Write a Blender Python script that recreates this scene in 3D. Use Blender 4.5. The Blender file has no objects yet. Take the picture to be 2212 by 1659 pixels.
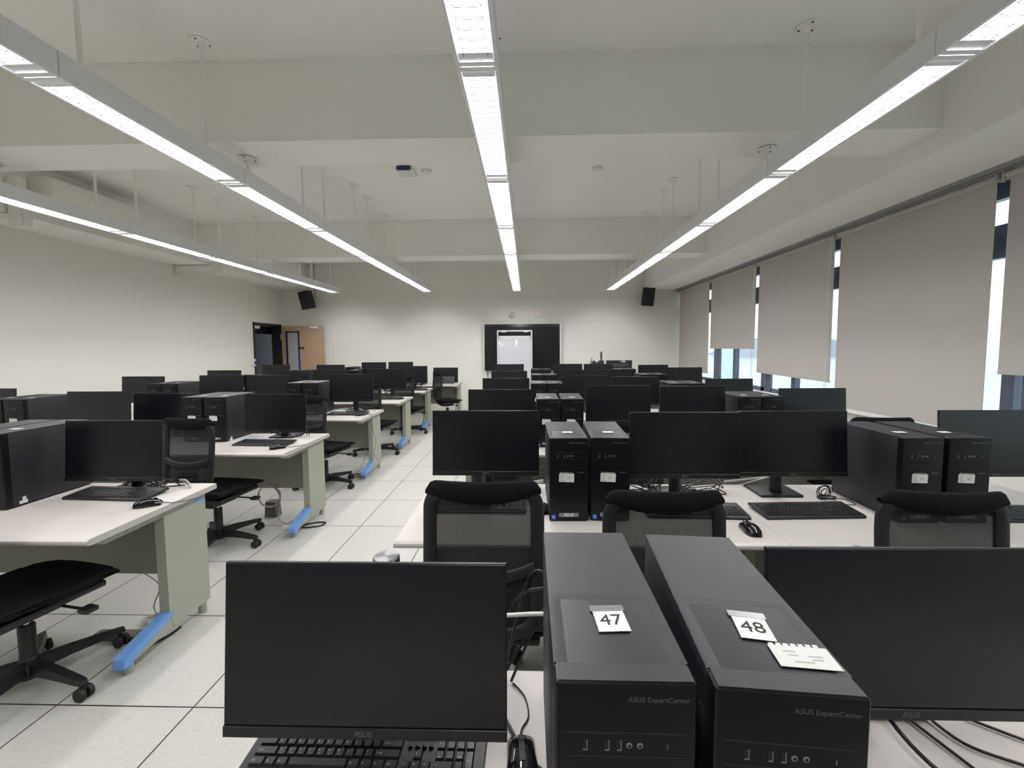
import bpy, bmesh, math, random
from mathutils import Matrix, Vector, Euler
random.seed(7)
PI = math.pi
S = bpy.context.scene
C = S.collection

# ------------------------------------------------------------------ camera, world, exposure
cam_d = bpy.data.cameras.new('camera'); cam = bpy.data.objects.new('camera', cam_d); C.objects.link(cam)
YAW, PITCH, ROLL = -.0266372, .0650898, -.0063163
cy, sy, cp, sp = math.cos(YAW), math.sin(YAW), math.cos(PITCH), math.sin(PITCH)
fw = Vector((sy*cp, cy*cp, -sp)); rt = Vector((cy, -sy, 0)); up = rt.cross(fw)
cr, sr = math.cos(ROLL), math.sin(ROLL)
rt, up = rt*cr + up*sr, -rt*sr + up*cr
M = Matrix((rt, up, -fw)).transposed().to_4x4(); M.translation = (0, 0, 1.5271)
cam.matrix_world = M
cam_d.sensor_fit = 'HORIZONTAL'; cam_d.sensor_width = 36.0
cam_d.lens = 901.36/2212*36
cam_d.shift_x = -(1113.96-1106)/2212; cam_d.shift_y = (807.43-829.5)/2212
cam_d.clip_start = .02; cam_d.clip_end = 500
S.camera = cam
S.view_settings.view_transform = 'Standard'; S.view_settings.look = 'None'
S.view_settings.gamma = 1.0; S.view_settings.exposure = 0.34; S.view_settings.use_curve_mapping = False
S.cycles.max_bounces = 8; S.cycles.diffuse_bounces = 5; S.cycles.glossy_bounces = 3; S.cycles.transparent_max_bounces = 8
S.cycles.sample_clamp_indirect = 6.0; S.cycles.caustics_reflective = False; S.cycles.caustics_refractive = False
S.cycles.use_denoising = True
LIGHT_W = 44.0           # radiant watts of each luminaire row (wide beam, cut off by its louvres)
LAMP_GLOW = 9.5
w = bpy.data.worlds.new('sky'); S.world = w; w.use_nodes = True
wn = w.node_tree.nodes; wl = w.node_tree.links
bg = wn['Background']; bg.inputs['Strength'].default_value = 1.35
geo = wn.new('ShaderNodeTexCoord'); sep = wn.new('ShaderNodeSeparateXYZ'); rmp = wn.new('ShaderNodeValToRGB')
wl.new(geo.outputs['Generated'], sep.inputs[0]); wl.new(sep.outputs['Z'], rmp.inputs[0]); wl.new(rmp.outputs[0], bg.inputs['Color'])
rmp.color_ramp.elements[0].position = .0; rmp.color_ramp.elements[0].color = (.85, .93, .95, 1)
rmp.color_ramp.elements[1].position = .6; rmp.color_ramp.elements[1].color = (1.0, 1.12, 1.3, 1)

# ------------------------------------------------------------------ materials
def lin(c):
    f = lambda v: v/12.92 if v <= .04045 else ((v+.055)/1.055)**2.4
    return tuple(f(v/255) for v in c) + (1,)
MATS = {}
def mat(name, rgb, rough=.5, metal=0.0, spec=.5, bump=0, bscale=400, linear=False, var=0, vscale=8):
    m = bpy.data.materials.new(name); m.use_nodes = True; MATS[name] = m
    nt = m.node_tree; b = nt.nodes['Principled BSDF']
    col = rgb+(1,) if linear else lin(rgb)
    b.inputs['Base Color'].default_value = col
    b.inputs['Roughness'].default_value = rough; b.inputs['Metallic'].default_value = metal
    b.inputs['Specular IOR Level'].default_value = spec
    if bump or var:
        tc = nt.nodes.new('ShaderNodeTexCoord')
        if bump:
            n = nt.nodes.new('ShaderNodeTexNoise'); n.inputs['Scale'].default_value = bscale; n.inputs['Detail'].default_value = 2
            bp = nt.nodes.new('ShaderNodeBump'); bp.inputs['Strength'].default_value = bump; bp.inputs['Distance'].default_value = .002
            nt.links.new(tc.outputs['Object'], n.inputs['Vector']); nt.links.new(n.outputs['Fac'], bp.inputs['Height'])
            nt.links.new(bp.outputs['Normal'], b.inputs['Normal'])
        if var:
            n2 = nt.nodes.new('ShaderNodeTexNoise'); n2.inputs['Scale'].default_value = vscale; n2.inputs['Detail'].default_value = 3
            mr = nt.nodes.new('ShaderNodeMapRange'); mr.inputs['To Min'].default_value = 1-var; mr.inputs['To Max'].default_value = 1+var
            mx = nt.nodes.new('ShaderNodeVectorMath'); mx.operation = 'SCALE'; mx.inputs[0].default_value = col[:3]
            nt.links.new(tc.outputs['Object'], n2.inputs['Vector']); nt.links.new(n2.outputs['Fac'], mr.inputs['Value'])
            nt.links.new(mr.outputs[0], mx.inputs['Scale']); nt.links.new(mx.outputs[0], b.inputs['Base Color'])
    return m
def emat(name, rgb, strength):
    m = bpy.data.materials.new(name); m.use_nodes = True; nt = m.node_tree; nt.nodes.clear()
    e = nt.nodes.new('ShaderNodeEmission'); e.inputs[0].default_value = rgb+(1,); e.inputs[1].default_value = strength
    o = nt.nodes.new('ShaderNodeOutputMaterial'); nt.links.new(e.outputs[0], o.inputs[0]); MATS[name] = m; return m
WALL = mat('cream_wall_paint', (.86, .85, .795), .85, spec=.2, bump=.06, bscale=120, linear=True)
CEIL = mat('ceiling_paint', (.93, .925, .88), .9, spec=.2, bump=.05, bscale=90, linear=True)
STEEL = mat('cream_powder_coated_steel', (.37, .378, .315), .45, spec=.4, linear=True)
TOP = mat('white_laminate', (.56, .525, .498), .38, spec=.45, linear=True, var=.02, vscale=3)
EDGE = mat('grey_white_edge_band', (.50, .50, .475), .5, linear=True)
MODEST = mat('grey_steel_panel', (.30, .295, .255), .6, linear=True)
BLUE = mat('blue_plastic', (112, 160, 222), .28)
PLASTIC = mat('black_plastic', (.011, .011, .0145), .42, linear=True, bump=.08, bscale=900)
PLASTIC2 = mat('charcoal_plastic', (.012, .012, .0155), .55, linear=True, bump=.05, bscale=700)
CASE = mat('black_textured_steel', (.013, .013, .019), .48, linear=True, spec=.6, bump=.1, bscale=1300)
FRONT = mat('satin_black_front', (.006, .006, .008), .34, linear=True, spec=.28)
SCREEN = mat('matte_black_screen', (.0045, .005, .008), .30, linear=True, spec=.5)
BEZEL = mat('black_bezel', (.010, .010, .011), .3, linear=True)
KEY = mat('black_keycap', (.013, .013, .014), .34, linear=True)
GLOSS = mat('gloss_black', (.006, .006, .007), .08, linear=True, spec=.6)
RUBBER = mat('black_rubber', (.012, .012, .012), .6, linear=True)
FABRIC = mat('black_seat_fabric', (.010, .010, .012), .95, linear=True, spec=.15, bump=.5, bscale=600)
CHROME = mat('chrome', (.7, .7, .72), .2, 1.0, linear=True)
BRUSH = mat('brushed_steel_disc', (.42, .42, .44), .30, 1.0, linear=True)
_b = BRUSH.node_tree.nodes['Principled BSDF']; _t = BRUSH.node_tree.nodes.new('ShaderNodeTangent'); _t.direction_type = 'RADIAL'; _t.axis = 'Z'
_b.inputs['Anisotropic'].default_value = .9; BRUSH.node_tree.links.new(_t.outputs[0], _b.inputs['Tangent'])
WHITE = mat('white_plastic', (.78, .78, .76), .4, linear=True)
PAPER = mat('white_paper', (.70, .70, .69), .8, linear=True)
STICK = mat('pale_grey_sticker', (.62, .62, .60), .6, linear=True)
TAPE = mat('clear_tape', (.22, .22, .23), .2, linear=True)
INK = mat('black_ink', (.02, .02, .02), .7, linear=True)
GREYINK = mat('grey_ink', (.24, .24, .24), .7, linear=True)
LOGO = mat('silver_print', (.30, .30, .31), .4, linear=True)
DIMLOGO = mat('dim_grey_print', (.13, .13, .135), .4, linear=True)
LEGEND = mat('white_key_legend', (.55, .55, .55), .5, linear=True)
BLUESTK = mat('bright_blue_sticker', (20, 96, 205), .4)
LIGHTB = mat('light_blue_sticker', (110, 170, 215), .4)
CABLEK = mat('black_cable', (.012, .012, .014), .4, linear=True)
CABLEG = mat('grey_cable', (.45, .43, .41), .5, linear=True)
CABLEP = mat('pinkish_grey_cable', (.42, .34, .33), .5, linear=True)
CABLEW = mat('white_cable', (.75, .74, .71), .4, linear=True)
ALU = mat('painted_white_aluminium', (.80, .80, .83), .4, linear=True, spec=.4)
LOUVRE = mat('grey_louvre', (.075, .075, .085), .4, linear=True)
RODM = mat('cream_rod_paint', (.92, .91, .87), .5, linear=True)
LAMP = emat('fluorescent_glow', (1, .99, 1.0), LAMP_GLOW)
SPK = mat('black_speaker_cloth', (.014, .014, .02), .6, linear=True)
DFRAME = mat('dark_door_frame', (.03, .027, .03), .5, linear=True)
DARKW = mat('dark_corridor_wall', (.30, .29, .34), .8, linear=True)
MAROON = mat('dark_red_brown_wood', (.05, .02, .02), .5, linear=True)
NAVY = mat('navy_blue_frame', (.02, .025, .12), .4, linear=True)
FROST = mat('frosted_glass_panel', (.42, .44, .42), .35, linear=True)
WFRAME = mat('sky_tinted_grey_aluminium', (.10, .115, .165), .4, linear=True, spec=.6)  # sky reflection is put into this lighter, bluer grey
RED = emat('red_indicator', (1, .12, .08), 1.6)

def node_mat(name):
    m = bpy.data.materials.new(name); m.use_nodes = True; MATS[name] = m
    return m, m.node_tree, m.node_tree.nodes['Principled BSDF']
# floor tiles: 600 mm raised-floor panels with dark joints and fine flecks
FLOOR, nt, b = node_mat('speckled_raised_floor_tile')
N, L = nt.nodes, nt.links
tc = N.new('ShaderNodeTexCoord'); sx = N.new('ShaderNodeSeparateXYZ'); L.new(tc.outputs['Object'], sx.inputs[0])
def mth(op, a, bb=None, c=None):
    n = N.new('ShaderNodeMath'); n.operation = op
    for i, v in enumerate((a, bb, c)):
        if v is None: continue
        if isinstance(v, (int, float)): n.inputs[i].default_value = v
        else: L.new(v, n.inputs[i])
    return n.outputs[0]
def joint(sock, off):
    t = mth('FRACT', mth('DIVIDE', mth('ADD', sock, off), .6))
    d = mth('MINIMUM', t, mth('SUBTRACT', 1.0, t))
    return mth('LESS_THAN', d, .0052)
jm = mth('MAXIMUM', joint(sx.outputs['X'], 2.0283+6), joint(sx.outputs['Y'], -1.6475+6))
mp = N.new('ShaderNodeMapping'); mp.inputs['Scale'].default_value = (60, 150, 60); L.new(tc.outputs['Object'], mp.inputs[0])
wv = N.new('ShaderNodeTexNoise'); wv.inputs['Scale'].default_value = 1.0; wv.inputs['Detail'].default_value = 3; wv.inputs['Distortion'].default_value = 2.2; L.new(mp.outputs[0], wv.inputs['Vector'])
fl = N.new('ShaderNodeMapRange'); fl.inputs['From Min'].default_value = .57; fl.inputs['From Max'].default_value = .68; L.new(wv.outputs['Fac'], fl.inputs['Value'])
big = N.new('ShaderNodeTexNoise'); big.inputs['Scale'].default_value = 1.2; L.new(tc.outputs['Object'], big.inputs['Vector'])
c1 = N.new('ShaderNodeMixRGB'); c1.inputs[1].default_value = (.54, .535, .50, 1); c1.inputs[2].default_value = (.33, .335, .295, 1)
L.new(mth('MULTIPLY', fl.outputs[0], .75), c1.inputs[0])
c2 = N.new('ShaderNodeMixRGB'); c2.blend_type = 'MULTIPLY'; c2.inputs[0].default_value = .12; L.new(c1.outputs[0], c2.inputs[1]); L.new(big.outputs['Color'], c2.inputs[2])
c3 = N.new('ShaderNodeMixRGB'); c3.inputs[2].default_value = (.035, .022, .028, 1); L.new(jm, c3.inputs[0]); L.new(c1.outputs[0], c3.inputs[1])
L.new(c3.outputs[0], b.inputs['Base Color']); b.inputs['Roughness'].default_value = .42; b.inputs['Specular IOR Level'].default_value = .35
# open mesh fabric of the chair backs: fine horizontal threads one can look through
MESHF, nt, b = node_mat('black_open_mesh_fabric'); N, L = nt.nodes, nt.links
b.inputs['Base Color'].default_value = (.014, .014, .016, 1); b.inputs['Roughness'].default_value = .8
tc = N.new('ShaderNodeTexCoord'); sx = N.new('ShaderNodeSeparateXYZ'); L.new(tc.outputs['Object'], sx.inputs[0])
st = mth('FRACT', mth('MULTIPLY', sx.outputs['Z'], 330.0))
tr = N.new('ShaderNodeBsdfTransparent'); ms = N.new('ShaderNodeMixShader'); out = N['Material Output']
L.new(mth('ADD', mth('MULTIPLY', mth('GREATER_THAN', st, .5), .10), .86), ms.inputs[0]); L.new(tr.outputs[0], ms.inputs[1]); L.new(b.outputs[0], ms.inputs[2]); L.new(ms.outputs[0], out.inputs[0])
# window glass
GLASS, nt, b = node_mat('window_glass'); N, L = nt.nodes, nt.links
tr = N.new('ShaderNodeBsdfTransparent'); tr.inputs[0].default_value = (.93, .98, .97, 1); gl = N.new('ShaderNodeBsdfGlossy'); gl.inputs['Roughness'].default_value = .02
ms = N.new('ShaderNodeMixShader'); ms.inputs[0].default_value = .07; L.new(tr.outputs[0], ms.inputs[1]); L.new(gl.outputs[0], ms.inputs[2]); L.new(ms.outputs[0], N['Material Output'].inputs[0])
# roller-blind cloth
BLIND, nt, b = node_mat('greige_blind_cloth'); N, L = nt.nodes, nt.links
b.inputs['Base Color'].default_value = (.64, .605, .57, 1); b.inputs['Roughness'].default_value = .9
tl = N.new('ShaderNodeBsdfTranslucent'); tl.inputs[0].default_value = (.62, .58, .54, 1)
ms = N.new('ShaderNodeMixShader'); ms.inputs[0].default_value = .15; L.new(b.outputs[0], ms.inputs[1]); L.new(tl.outputs[0], ms.inputs[2]); L.new(ms.outputs[0], N['Material Output'].inputs[0])
tc = N.new('ShaderNodeTexCoord'); nz = N.new('ShaderNodeTexNoise'); nz.inputs['Scale'].default_value = 900; bp = N.new('ShaderNodeBump'); bp.inputs['Strength'].default_value = .15; bp.inputs['Distance'].default_value = .001
L.new(tc.outputs['Object'], nz.inputs['Vector']); L.new(nz.outputs['Fac'], bp.inputs['Height']); L.new(bp.outputs[0], b.inputs['Normal'])
# pale oak door leaf
OAK, nt, b = node_mat('pale_oak_veneer'); N, L = nt.nodes, nt.links
tc = N.new('ShaderNodeTexCoord'); mp = N.new('ShaderNodeMapping'); mp.inputs['Scale'].default_value = (38, 38, 1.2); nz = N.new('ShaderNodeTexNoise'); nz.inputs['Scale'].default_value = 1; nz.inputs['Detail'].default_value = 4
L.new(tc.outputs['Object'], mp.inputs[0]); L.new(mp.outputs[0], nz.inputs['Vector']); cr_ = N.new('ShaderNodeValToRGB'); L.new(nz.outputs['Fac'], cr_.inputs[0])
cr_.color_ramp.elements[0].color = (.42, .27, .17, 1); cr_.color_ramp.elements[1].color = (.58, .40, .27, 1); L.new(cr_.outputs[0], b.inputs['Base Color']); b.inputs['Roughness'].default_value = .5
# outdoors
HILL, nt, b = node_mat('hazed_wooded_hillside'); N, L = nt.nodes, nt.links
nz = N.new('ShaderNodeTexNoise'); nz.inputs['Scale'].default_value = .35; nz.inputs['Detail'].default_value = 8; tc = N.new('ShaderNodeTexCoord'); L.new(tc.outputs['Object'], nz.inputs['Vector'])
cr_ = N.new('ShaderNodeValToRGB'); L.new(nz.outputs['Fac'], cr_.inputs[0]); cr_.color_ramp.elements[0].color = (.60, .72, .64, 1); cr_.color_ramp.elements[1].color = (.80, .88, .80, 1); L.new(cr_.outputs[0], b.inputs['Base Color']); b.inputs['Roughness'].default_value = 1  # distance haze is put into these pale greens
BLDG = mat('pale_render', (.80, .80, .82), .8, linear=True)
ROOFG = mat('grey_roof', (.34, .36, .42), .7, linear=True)
TEAL = mat('pale_teal', (.62, .86, .86), .5, linear=True)

# ------------------------------------------------------------------ mesh helpers
def T(x=0, y=0, z=0): return Matrix.Translation((x, y, z))
def box(bm, x0, x1, y0, y1, z0, z1, bev=0, seg=2, m=None):
    r = bmesh.ops.create_cube(bm, size=1, matrix=T((x0+x1)/2, (y0+y1)/2, (z0+z1)/2) @ Matrix.Diagonal((x1-x0, y1-y0, z1-z0, 1)))
    vs = r['verts']
    if bev:
        es = list({e for v in vs for e in v.link_edges})
        rr = bmesh.ops.bevel(bm, geom=es, offset=bev, segments=seg, affect='EDGES', profile=.6)
        vs = list({v for f in rr['faces'] for v in f.verts} | {v for v in vs if v.is_valid})
    if m is not None: bmesh.ops.transform(bm, matrix=m, verts=vs)
    return vs
def prism(bm, poly, axis, a, b_, m=None):
    """poly: 2-D outline extruded along axis ('x': poly is (y,z); 'y': (x,z); 'z': (x,y))."""
    def P(p, t): return {'x': (t, p[0], p[1]), 'y': (p[0], t, p[1]), 'z': (p[0], p[1], t)}[axis]
    A = [bm.verts.new(P(p, a)) for p in poly]; B = [bm.verts.new(P(p, b_)) for p in poly]
    n = len(poly)
    fs = [bm.faces.new(A), bm.faces.new(B[::-1])] + [bm.faces.new((A[i], B[i], B[(i+1) % n], A[(i+1) % n])) for i in range(n)]
    if m is not None: bmesh.ops.transform(bm, matrix=m, verts=A+B)
    return A+B
def cyl(bm, p0, p1, r0, r1=None, seg=20):
    p0, p1 = Vector(p0), Vector(p1); r1 = r0 if r1 is None else r1
    d = p1-p0; q = d.to_track_quat('Z', 'Y').to_matrix().to_4x4()
    bmesh.ops.create_cone(bm, cap_ends=True, segments=seg, radius1=r0, radius2=r1, depth=d.length, matrix=Matrix.Translation((p0+p1)/2) @ q)
def sphere(bm, c, r, sc=(1, 1, 1), seg=14):
    bmesh.ops.create_uvsphere(bm, u_segments=seg, v_segments=max(6, seg//2), radius=r, matrix=T(*c) @ Matrix.Diagonal((*sc, 1)))
def spline(pts, n=6, closed=False):
    pts = [Vector(p) for p in pts]; out = []; k = len(pts)
    rng = range(k if closed else k-1)
    for i in rng:
        g = (lambda j: pts[j % k]) if closed else (lambda j: pts[min(max(j, 0), k-1)])
        a, b_, c, d = g(i-1), g(i), g(i+1), g(i+2)
        for t in range(n):
            t /= n
            out.append(.5*((2*b_)+(c-a)*t+(2*a-5*b_+4*c-d)*t*t+(3*b_-a-3*c+d)*t**3))
    if not closed: out.append(pts[-1])
    return out
def tube(bm, pts, r, seg=8, closed=False, flat=None, upv=None):
    """sweep a circle (or an ellipse r x flat) along pts."""
    pts = [Vector(p) for p in pts]; n = len(pts); rings = []
    for i, p in enumerate(pts):
        if closed: d = pts[(i+1) % n]-pts[i-1]
        else: d = pts[min(i+1, n-1)]-pts[max(i-1, 0)]
        d.normalize()
        u = Vector(upv) if upv else (Vector((0, 0, 1)) if abs(d.z) < .9 else Vector((0, 1, 0)))
        s = d.cross(u).normalized(); u = s.cross(d).normalized()
        rr = r[i] if isinstance(r, (list, tuple)) else r; f = flat if flat else rr
        rings.append([bm.verts.new(p+s*rr*math.cos(2*PI*k/seg)+u*f*math.sin(2*PI*k/seg)) for k in range(seg)])
    for i in range(n if closed else n-1):
        A, B = rings[i], rings[(i+1) % n]
        for k in range(seg): bm.faces.new((A[k], A[(k+1) % seg], B[(k+1) % seg], B[k]))
    if not closed:
        bm.faces.new(rings[0][::-1]); bm.faces.new(rings[-1])
def lathe(bm, prof, seg=24, c=(0, 0, 0)):
    rings = [[bm.verts.new((c[0]+r*math.cos(2*PI*k/seg), c[1]+r*math.sin(2*PI*k/seg), c[2]+z)) for k in range(seg)] for r, z in prof]
    for A, B in zip(rings, rings[1:]):
        for k in range(seg): bm.faces.new((A[k], A[(k+1) % seg], B[(k+1) % seg], B[k]))
    bm.faces.new(rings[0][::-1]); bm.faces.new(rings[-1])
def grid(bm, rows):
    vs = [[bm.verts.new(p) for p in r] for r in rows]
    for A, B in zip(vs, vs[1:]):
        for k in range(len(A)-1): bm.faces.new((A[k], A[k+1], B[k+1], B[k]))
def new(): return bmesh.new()
def obj(name, bm, m, parent=None, smooth=True, loc=None):
    bmesh.ops.recalc_face_normals(bm, faces=bm.faces)
    me = bpy.data.meshes.new(name); bm.to_mesh(me); bm.free()
    if smooth:
        try: me.shade_smooth(); me.set_sharp_from_angle(angle=math.radians(32))
        except Exception: pass
    me.materials.append(m)
    o = bpy.data.objects.new(name, me); C.objects.link(o)
    if parent is not None: o.parent = parent
    if loc is not None: o.location = loc
    return o
def tag(o, label, cat, group=None):
    o['label'] = label; o['category'] = cat
    if group: o['group'] = group
    return o
def thing(name, label, cat, loc=(0, 0, 0), rz=0, group=None):
    o = bpy.data.objects.new(name, None); C.objects.link(o); o.empty_display_size = .1
    o.location = loc; o.rotation_euler = (0, 0, rz); return tag(o, label, cat, group)
def struct(name, bm, m, parent=None, smooth=False):
    o = obj(name, bm, m, parent, smooth)
    if parent is None: o['kind'] = 'structure'
    return o
KIDS = {}
def kids(o):
    return [c for c in bpy.data.objects if c.parent is o]
def dup(root, loc, rz=0, label=None, group=None):
    if root not in KIDS: KIDS[root] = [(c, kids(c)) for c in kids(root)]
    r = root.copy(); C.objects.link(r); r.location = loc; r.rotation_euler = (0, 0, rz)
    if label: r['label'] = label
    if group: r['group'] = group
    made = {}
    for ch, gs in KIDS[root]:
        c = ch.copy(); C.objects.link(c); c.parent = r; made[ch.name] = c
        for g in gs:
            d = g.copy(); C.objects.link(d); d.parent = c; made[g.name] = d
    r_made[r] = made
    return r
r_made = {}
def text_bm(s, size, align='LEFT', depth=.0003):
    cu = bpy.data.curves.new('t', 'FONT'); cu.body = s; cu.size = size; cu.align_x = align; cu.extrude = depth; cu.resolution_u = 3
    o = bpy.data.objects.new('t', cu); C.objects.link(o)
    dg = bpy.context.evaluated_depsgraph_get(); me = bpy.data.meshes.new_from_object(o.evaluated_get(dg))
    bm = bmesh.new(); bm.from_mesh(me)
    bpy.data.objects.remove(o); bpy.data.curves.remove(cu); bpy.data.meshes.remove(me)
    return bm
def put(dst, src, m):
    me = bpy.data.meshes.new('tmp'); bmesh.ops.transform(src, matrix=m, verts=src.verts); src.to_mesh(me); src.free()
    dst.from_mesh(me); bpy.data.meshes.remove(me)
XZ = Matrix.Rotation(PI/2, 4, 'X')                                  # text plane -> facing -Y
def asus_mark(bm, w, h, m):
    """the four-letter maker's mark as slanted strokes, w x h, in the XY plane."""
    t = .17; sh = .16
    def bar(x0, x1, y0, y1):
        box(bm, x0, x1, y0, y1, 0, .02, m=m @ Matrix.Diagonal((w/4.35, h, .02, 1)) @ Matrix(((1, sh, 0, 0), (0, 1, 0, 0), (0, 0, 1, 0), (0, 0, 0, 1))))
    mm = m @ Matrix.Diagonal((w/4.35, h, .02, 1))
    prism(bm, [(0, 0), (.26, 0), (.92, 1), (.68, 1)], 'z', 0, .02, m=mm)
    bar(.66, .66+t+.02, 0, 1); bar(.42, .70, .30, .46)
    for x in (1.05, 3.15):
        bar(x, x+.9, .84, 1); bar(x, x+.9, .42, .58); bar(x, x+.9, 0, .16); bar(x, x+t, .5, 1); bar(x+.9-t, x+.9, 0, .5)
    bar(2.1, 2.1+t, 0, 1); bar(3.0-t, 3.0, 0, 1); bar(2.1, 3.0, 0, .16)

# ------------------------------------------------------------------ room shell
XL, XR, YF, YB, ZC = -5.96, 3.64, 10.10, -4.6, 3.54
bm = new(); box(bm, XL-.3, XR+.3, YB, YF+.2, -.12, 0); struct('floor', bm, FLOOR)
bm = new(); box(bm, XL-.2, XR+.3, YB, YF+.2, ZC, ZC+.15); struct('ceiling', bm, CEIL)
bm = new(); box(bm, XL-.2, XR+.3, YF, YF+.2, 0, ZC); struct('wall_front', bm, WALL)
bm = new(); box(bm, XL-.2, XR+.3, YB-.2, YB, 0, ZC); struct('wall_back', bm, WALL)
DY0, DY1, DZ = 8.975, 10.03, 2.095
bm = new(); box(bm, XL-.2, XL, YB, DY0, 0, ZC); box(bm, XL-.2, XL, DY1, YF, 0, ZC); box(bm, XL-.2, XL, DY0, DY1, DZ, ZC); struct('wall_left', bm, WALL)
# window wall: dado below the sill and lintel above, openings between
bm = new()
box(bm, XR+.08, XR+.3, YB, YF, 0, .80); box(bm, XR+.08, XR+.3, YB, YF, 2.84, ZC)
box(bm, XR+.08, XR+.3, YB, 0, .80, 2.84)
struct('wall_right', bm, WALL)
bm = new(); box(bm, XR-.02, XR+.3, 0, YF, .76, .80, .004); struct('trim_1', bm, WALL)       # sill board
# cross beams, side beams
bm = new(); box(bm, XL, XR+.08, 3.0, 3.41, 2.985, ZC+.01); struct('trim_2', bm, CEIL)
bm = new(); box(bm, XL, XR+.08, 6.715, 7.105, 2.975, ZC+.01); struct('trim_3', bm, CEIL)
bm = new(); box(bm, XL, XR+.08, -.75, -.34, 2.985, ZC+.01); struct('trim_4', bm, CEIL)
bm = new(); box(bm, 2.824, XR+.08, YB, YF, 2.85, ZC+.01); struct('trim_5', bm, CEIL)
bm = new(); box(bm, XL, -5.335, YB, YF, 2.94, ZC+.01); struct('trim_6', bm, CEIL)
# dark corridor seen through the doorway
bm = new()
box(bm, XL-2.4, XL-.2, DY0-.9, DY1+1.2, -.1, 0); box(bm, XL-2.4, XL-.2, DY0-.9, DY1+1.2, 2.6, 2.7)
box(bm, XL-2.5, XL-2.4, DY0-.9, DY1+1.2, 0, 2.6); box(bm, XL-2.4, XL-.2, DY0-1.0, DY0-.9, 0, 2.6); box(bm, XL-2.4, XL-.2, DY1+1.2, DY1+1.3, 0, 2.6)
struct('wall_corridor', bm, DARKW)
t = thing('corridor_sideboard', 'dark red-brown wooden sideboard seen through the open doorway', 'sideboard', (XL-2.05, 10.05, 0))
bm = new(); box(bm, -.3, .3, -.55, .75, .9, 1.27, .01); obj('upper_cupboard', bm, MAROON, t)
bm = new(); box(bm, -.28, .3, -.85, -.5, 0, .9, .01); obj('end_panel', bm, MAROON, t)
bm = new(); box(bm, -.28, .28, .4, .72, 0, .9, .01); obj('end_panel', bm, MAROON, t)
# doorway frame and the open leaf
d1 = bpy.data.objects.new('door_1', None); C.objects.link(d1); d1['kind'] = 'structure'
bm = new()
box(bm, XL-.21, XL+.012, DY0-.0, DY0+.05, 0, DZ); box(bm, XL-.21, XL+.012, DY1-.05, DY1, 0, DZ); box(bm, XL-.21, XL+.012, DY0, DY1, DZ-.05, DZ)
obj('door_frame', bm, DFRAME, d1)
bm = new(); box(bm, XL-.06, XL-.03, DY0+.06, DY0+.30, DZ-.13, DZ-.06, .005); obj('door_closer', bm, ALU, d1)
bm = new(); box(bm, XL-.19, XL-.16, DY0+.3, DY1-.1, DZ-.24, DZ-.06, .005); obj('transom_panel', bm, FRONT, d1)
bm = new(); box(bm, XL+.005, XL+.02, DY1-.05, DY1-.02, 1.72, 1.86); obj('hinge', bm, ALU, d1)
lf = thing('door_leaf', 'pale oak door leaf swung open against the front wall', 'door', (-5.90, 9.955, 0))
bm = new(); box(bm, 0, 1.0, -.02, .02, .01, 2.055, .002); obj('panel', bm, OAK, lf)
bm = new()
for a in ((.105, .15, .55, 1.93), (.40, .435, .55, 1.93), (.105, .435, 1.895, 1.93), (.105, .435, .55, .585)): box(bm, a[0], a[1], -.032, .03, a[2], a[3], .003)
vf = obj('vision_frame', bm, NAVY, lf)
bm = new(); box(bm, .15, .40, -.024, .024, .585, 1.895); obj('vision_pane', bm, FROST, vf)
bm = new(); box(bm, .70, .90, -.055, -.02, 1.985, 2.04, .006); obj('closer_bracket', bm, ALU, lf)
bm = new(); box(bm, .435, .545, -.026, -.019, 1.50, 1.545, .002); obj('sign_plate', bm, FRONT, lf)
bm = new(); box(bm, .475, .51, -.028, -.025, 1.516, 1.529); obj('sign_print', bm, LEGEND, lf)
# wall-mounted bits by the door
t = thing('light_switch', 'small white switch box with blue face beside the doorway', 'switch', (XL, 8.93, 1.2))
bm = new(); box(bm, 0, .035, -.06, .06, -.06, .09, .006); obj('back_box', bm, WHITE, t)
bm = new(); box(bm, .034, .042, .0, .05, -.03, .05, .003); obj('rocker', bm, NAVY, t)
bm = new(); box(bm, XL, XL+.016, 8.905, 8.93, 1.27, 2.7, .003); tag(obj('wall_conduit', bm, WALL), 'thin cream cable conduit rising from the switch beside the doorway', 'conduit')

# ------------------------------------------------------------------ windows and blinds
bays = [(8.41, 10.09), (6.72, 8.41), (5.04, 6.72), (3.35, 5.04), (1.66, 3.35), (-.03, 1.66)]
for i, (a, b_) in enumerate(bays):
    o = bpy.data.objects.new('window_%d' % (i+1), None); C.objects.link(o); o['kind'] = 'structure'
    x0, x1 = XR+.10, XR+.17
    bm = new()
    wpost = .10 if abs(b_-5.04) < .01 or abs(a-5.04) < .01 else .045
    pa = .10 if abs(a-5.04) < .01 else .03; pb = .10 if abs(b_-5.04) < .01 else .06
    box(bm, x0, x1, a, a+pa, .8, 2.84); box(bm, x0, x1, b_-pb, b_, .8, 2.84)
    mid = a+.86
    box(bm, x0, x1, mid, mid+.09, .8, 2.84); box(bm, x0, x1, a, b_, .8, .86); box(bm, x0, x1, a, b_, 2.66, 2.84); box(bm, x0, x1, a, b_, 2.20, 2.46)
    box(bm, x0-.02, x0+.02, b_-.25, b_-.13, .82, 2.2)               # opening sash stile
    obj('window_frame', bm, WFRAME, o)
    bm = new(); box(bm, x0+.03, x0+.036, a+pa, mid, .86, 2.66); obj('pane', bm, GLASS, o)
    bm = new(); box(bm, x0+.03, x0+.036, mid+.09, b_-pb, .86, 2.66); obj('pane', bm, GLASS, o)
bottoms = [.975, 1.476, 1.097, .82, 1.303, .82]
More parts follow.
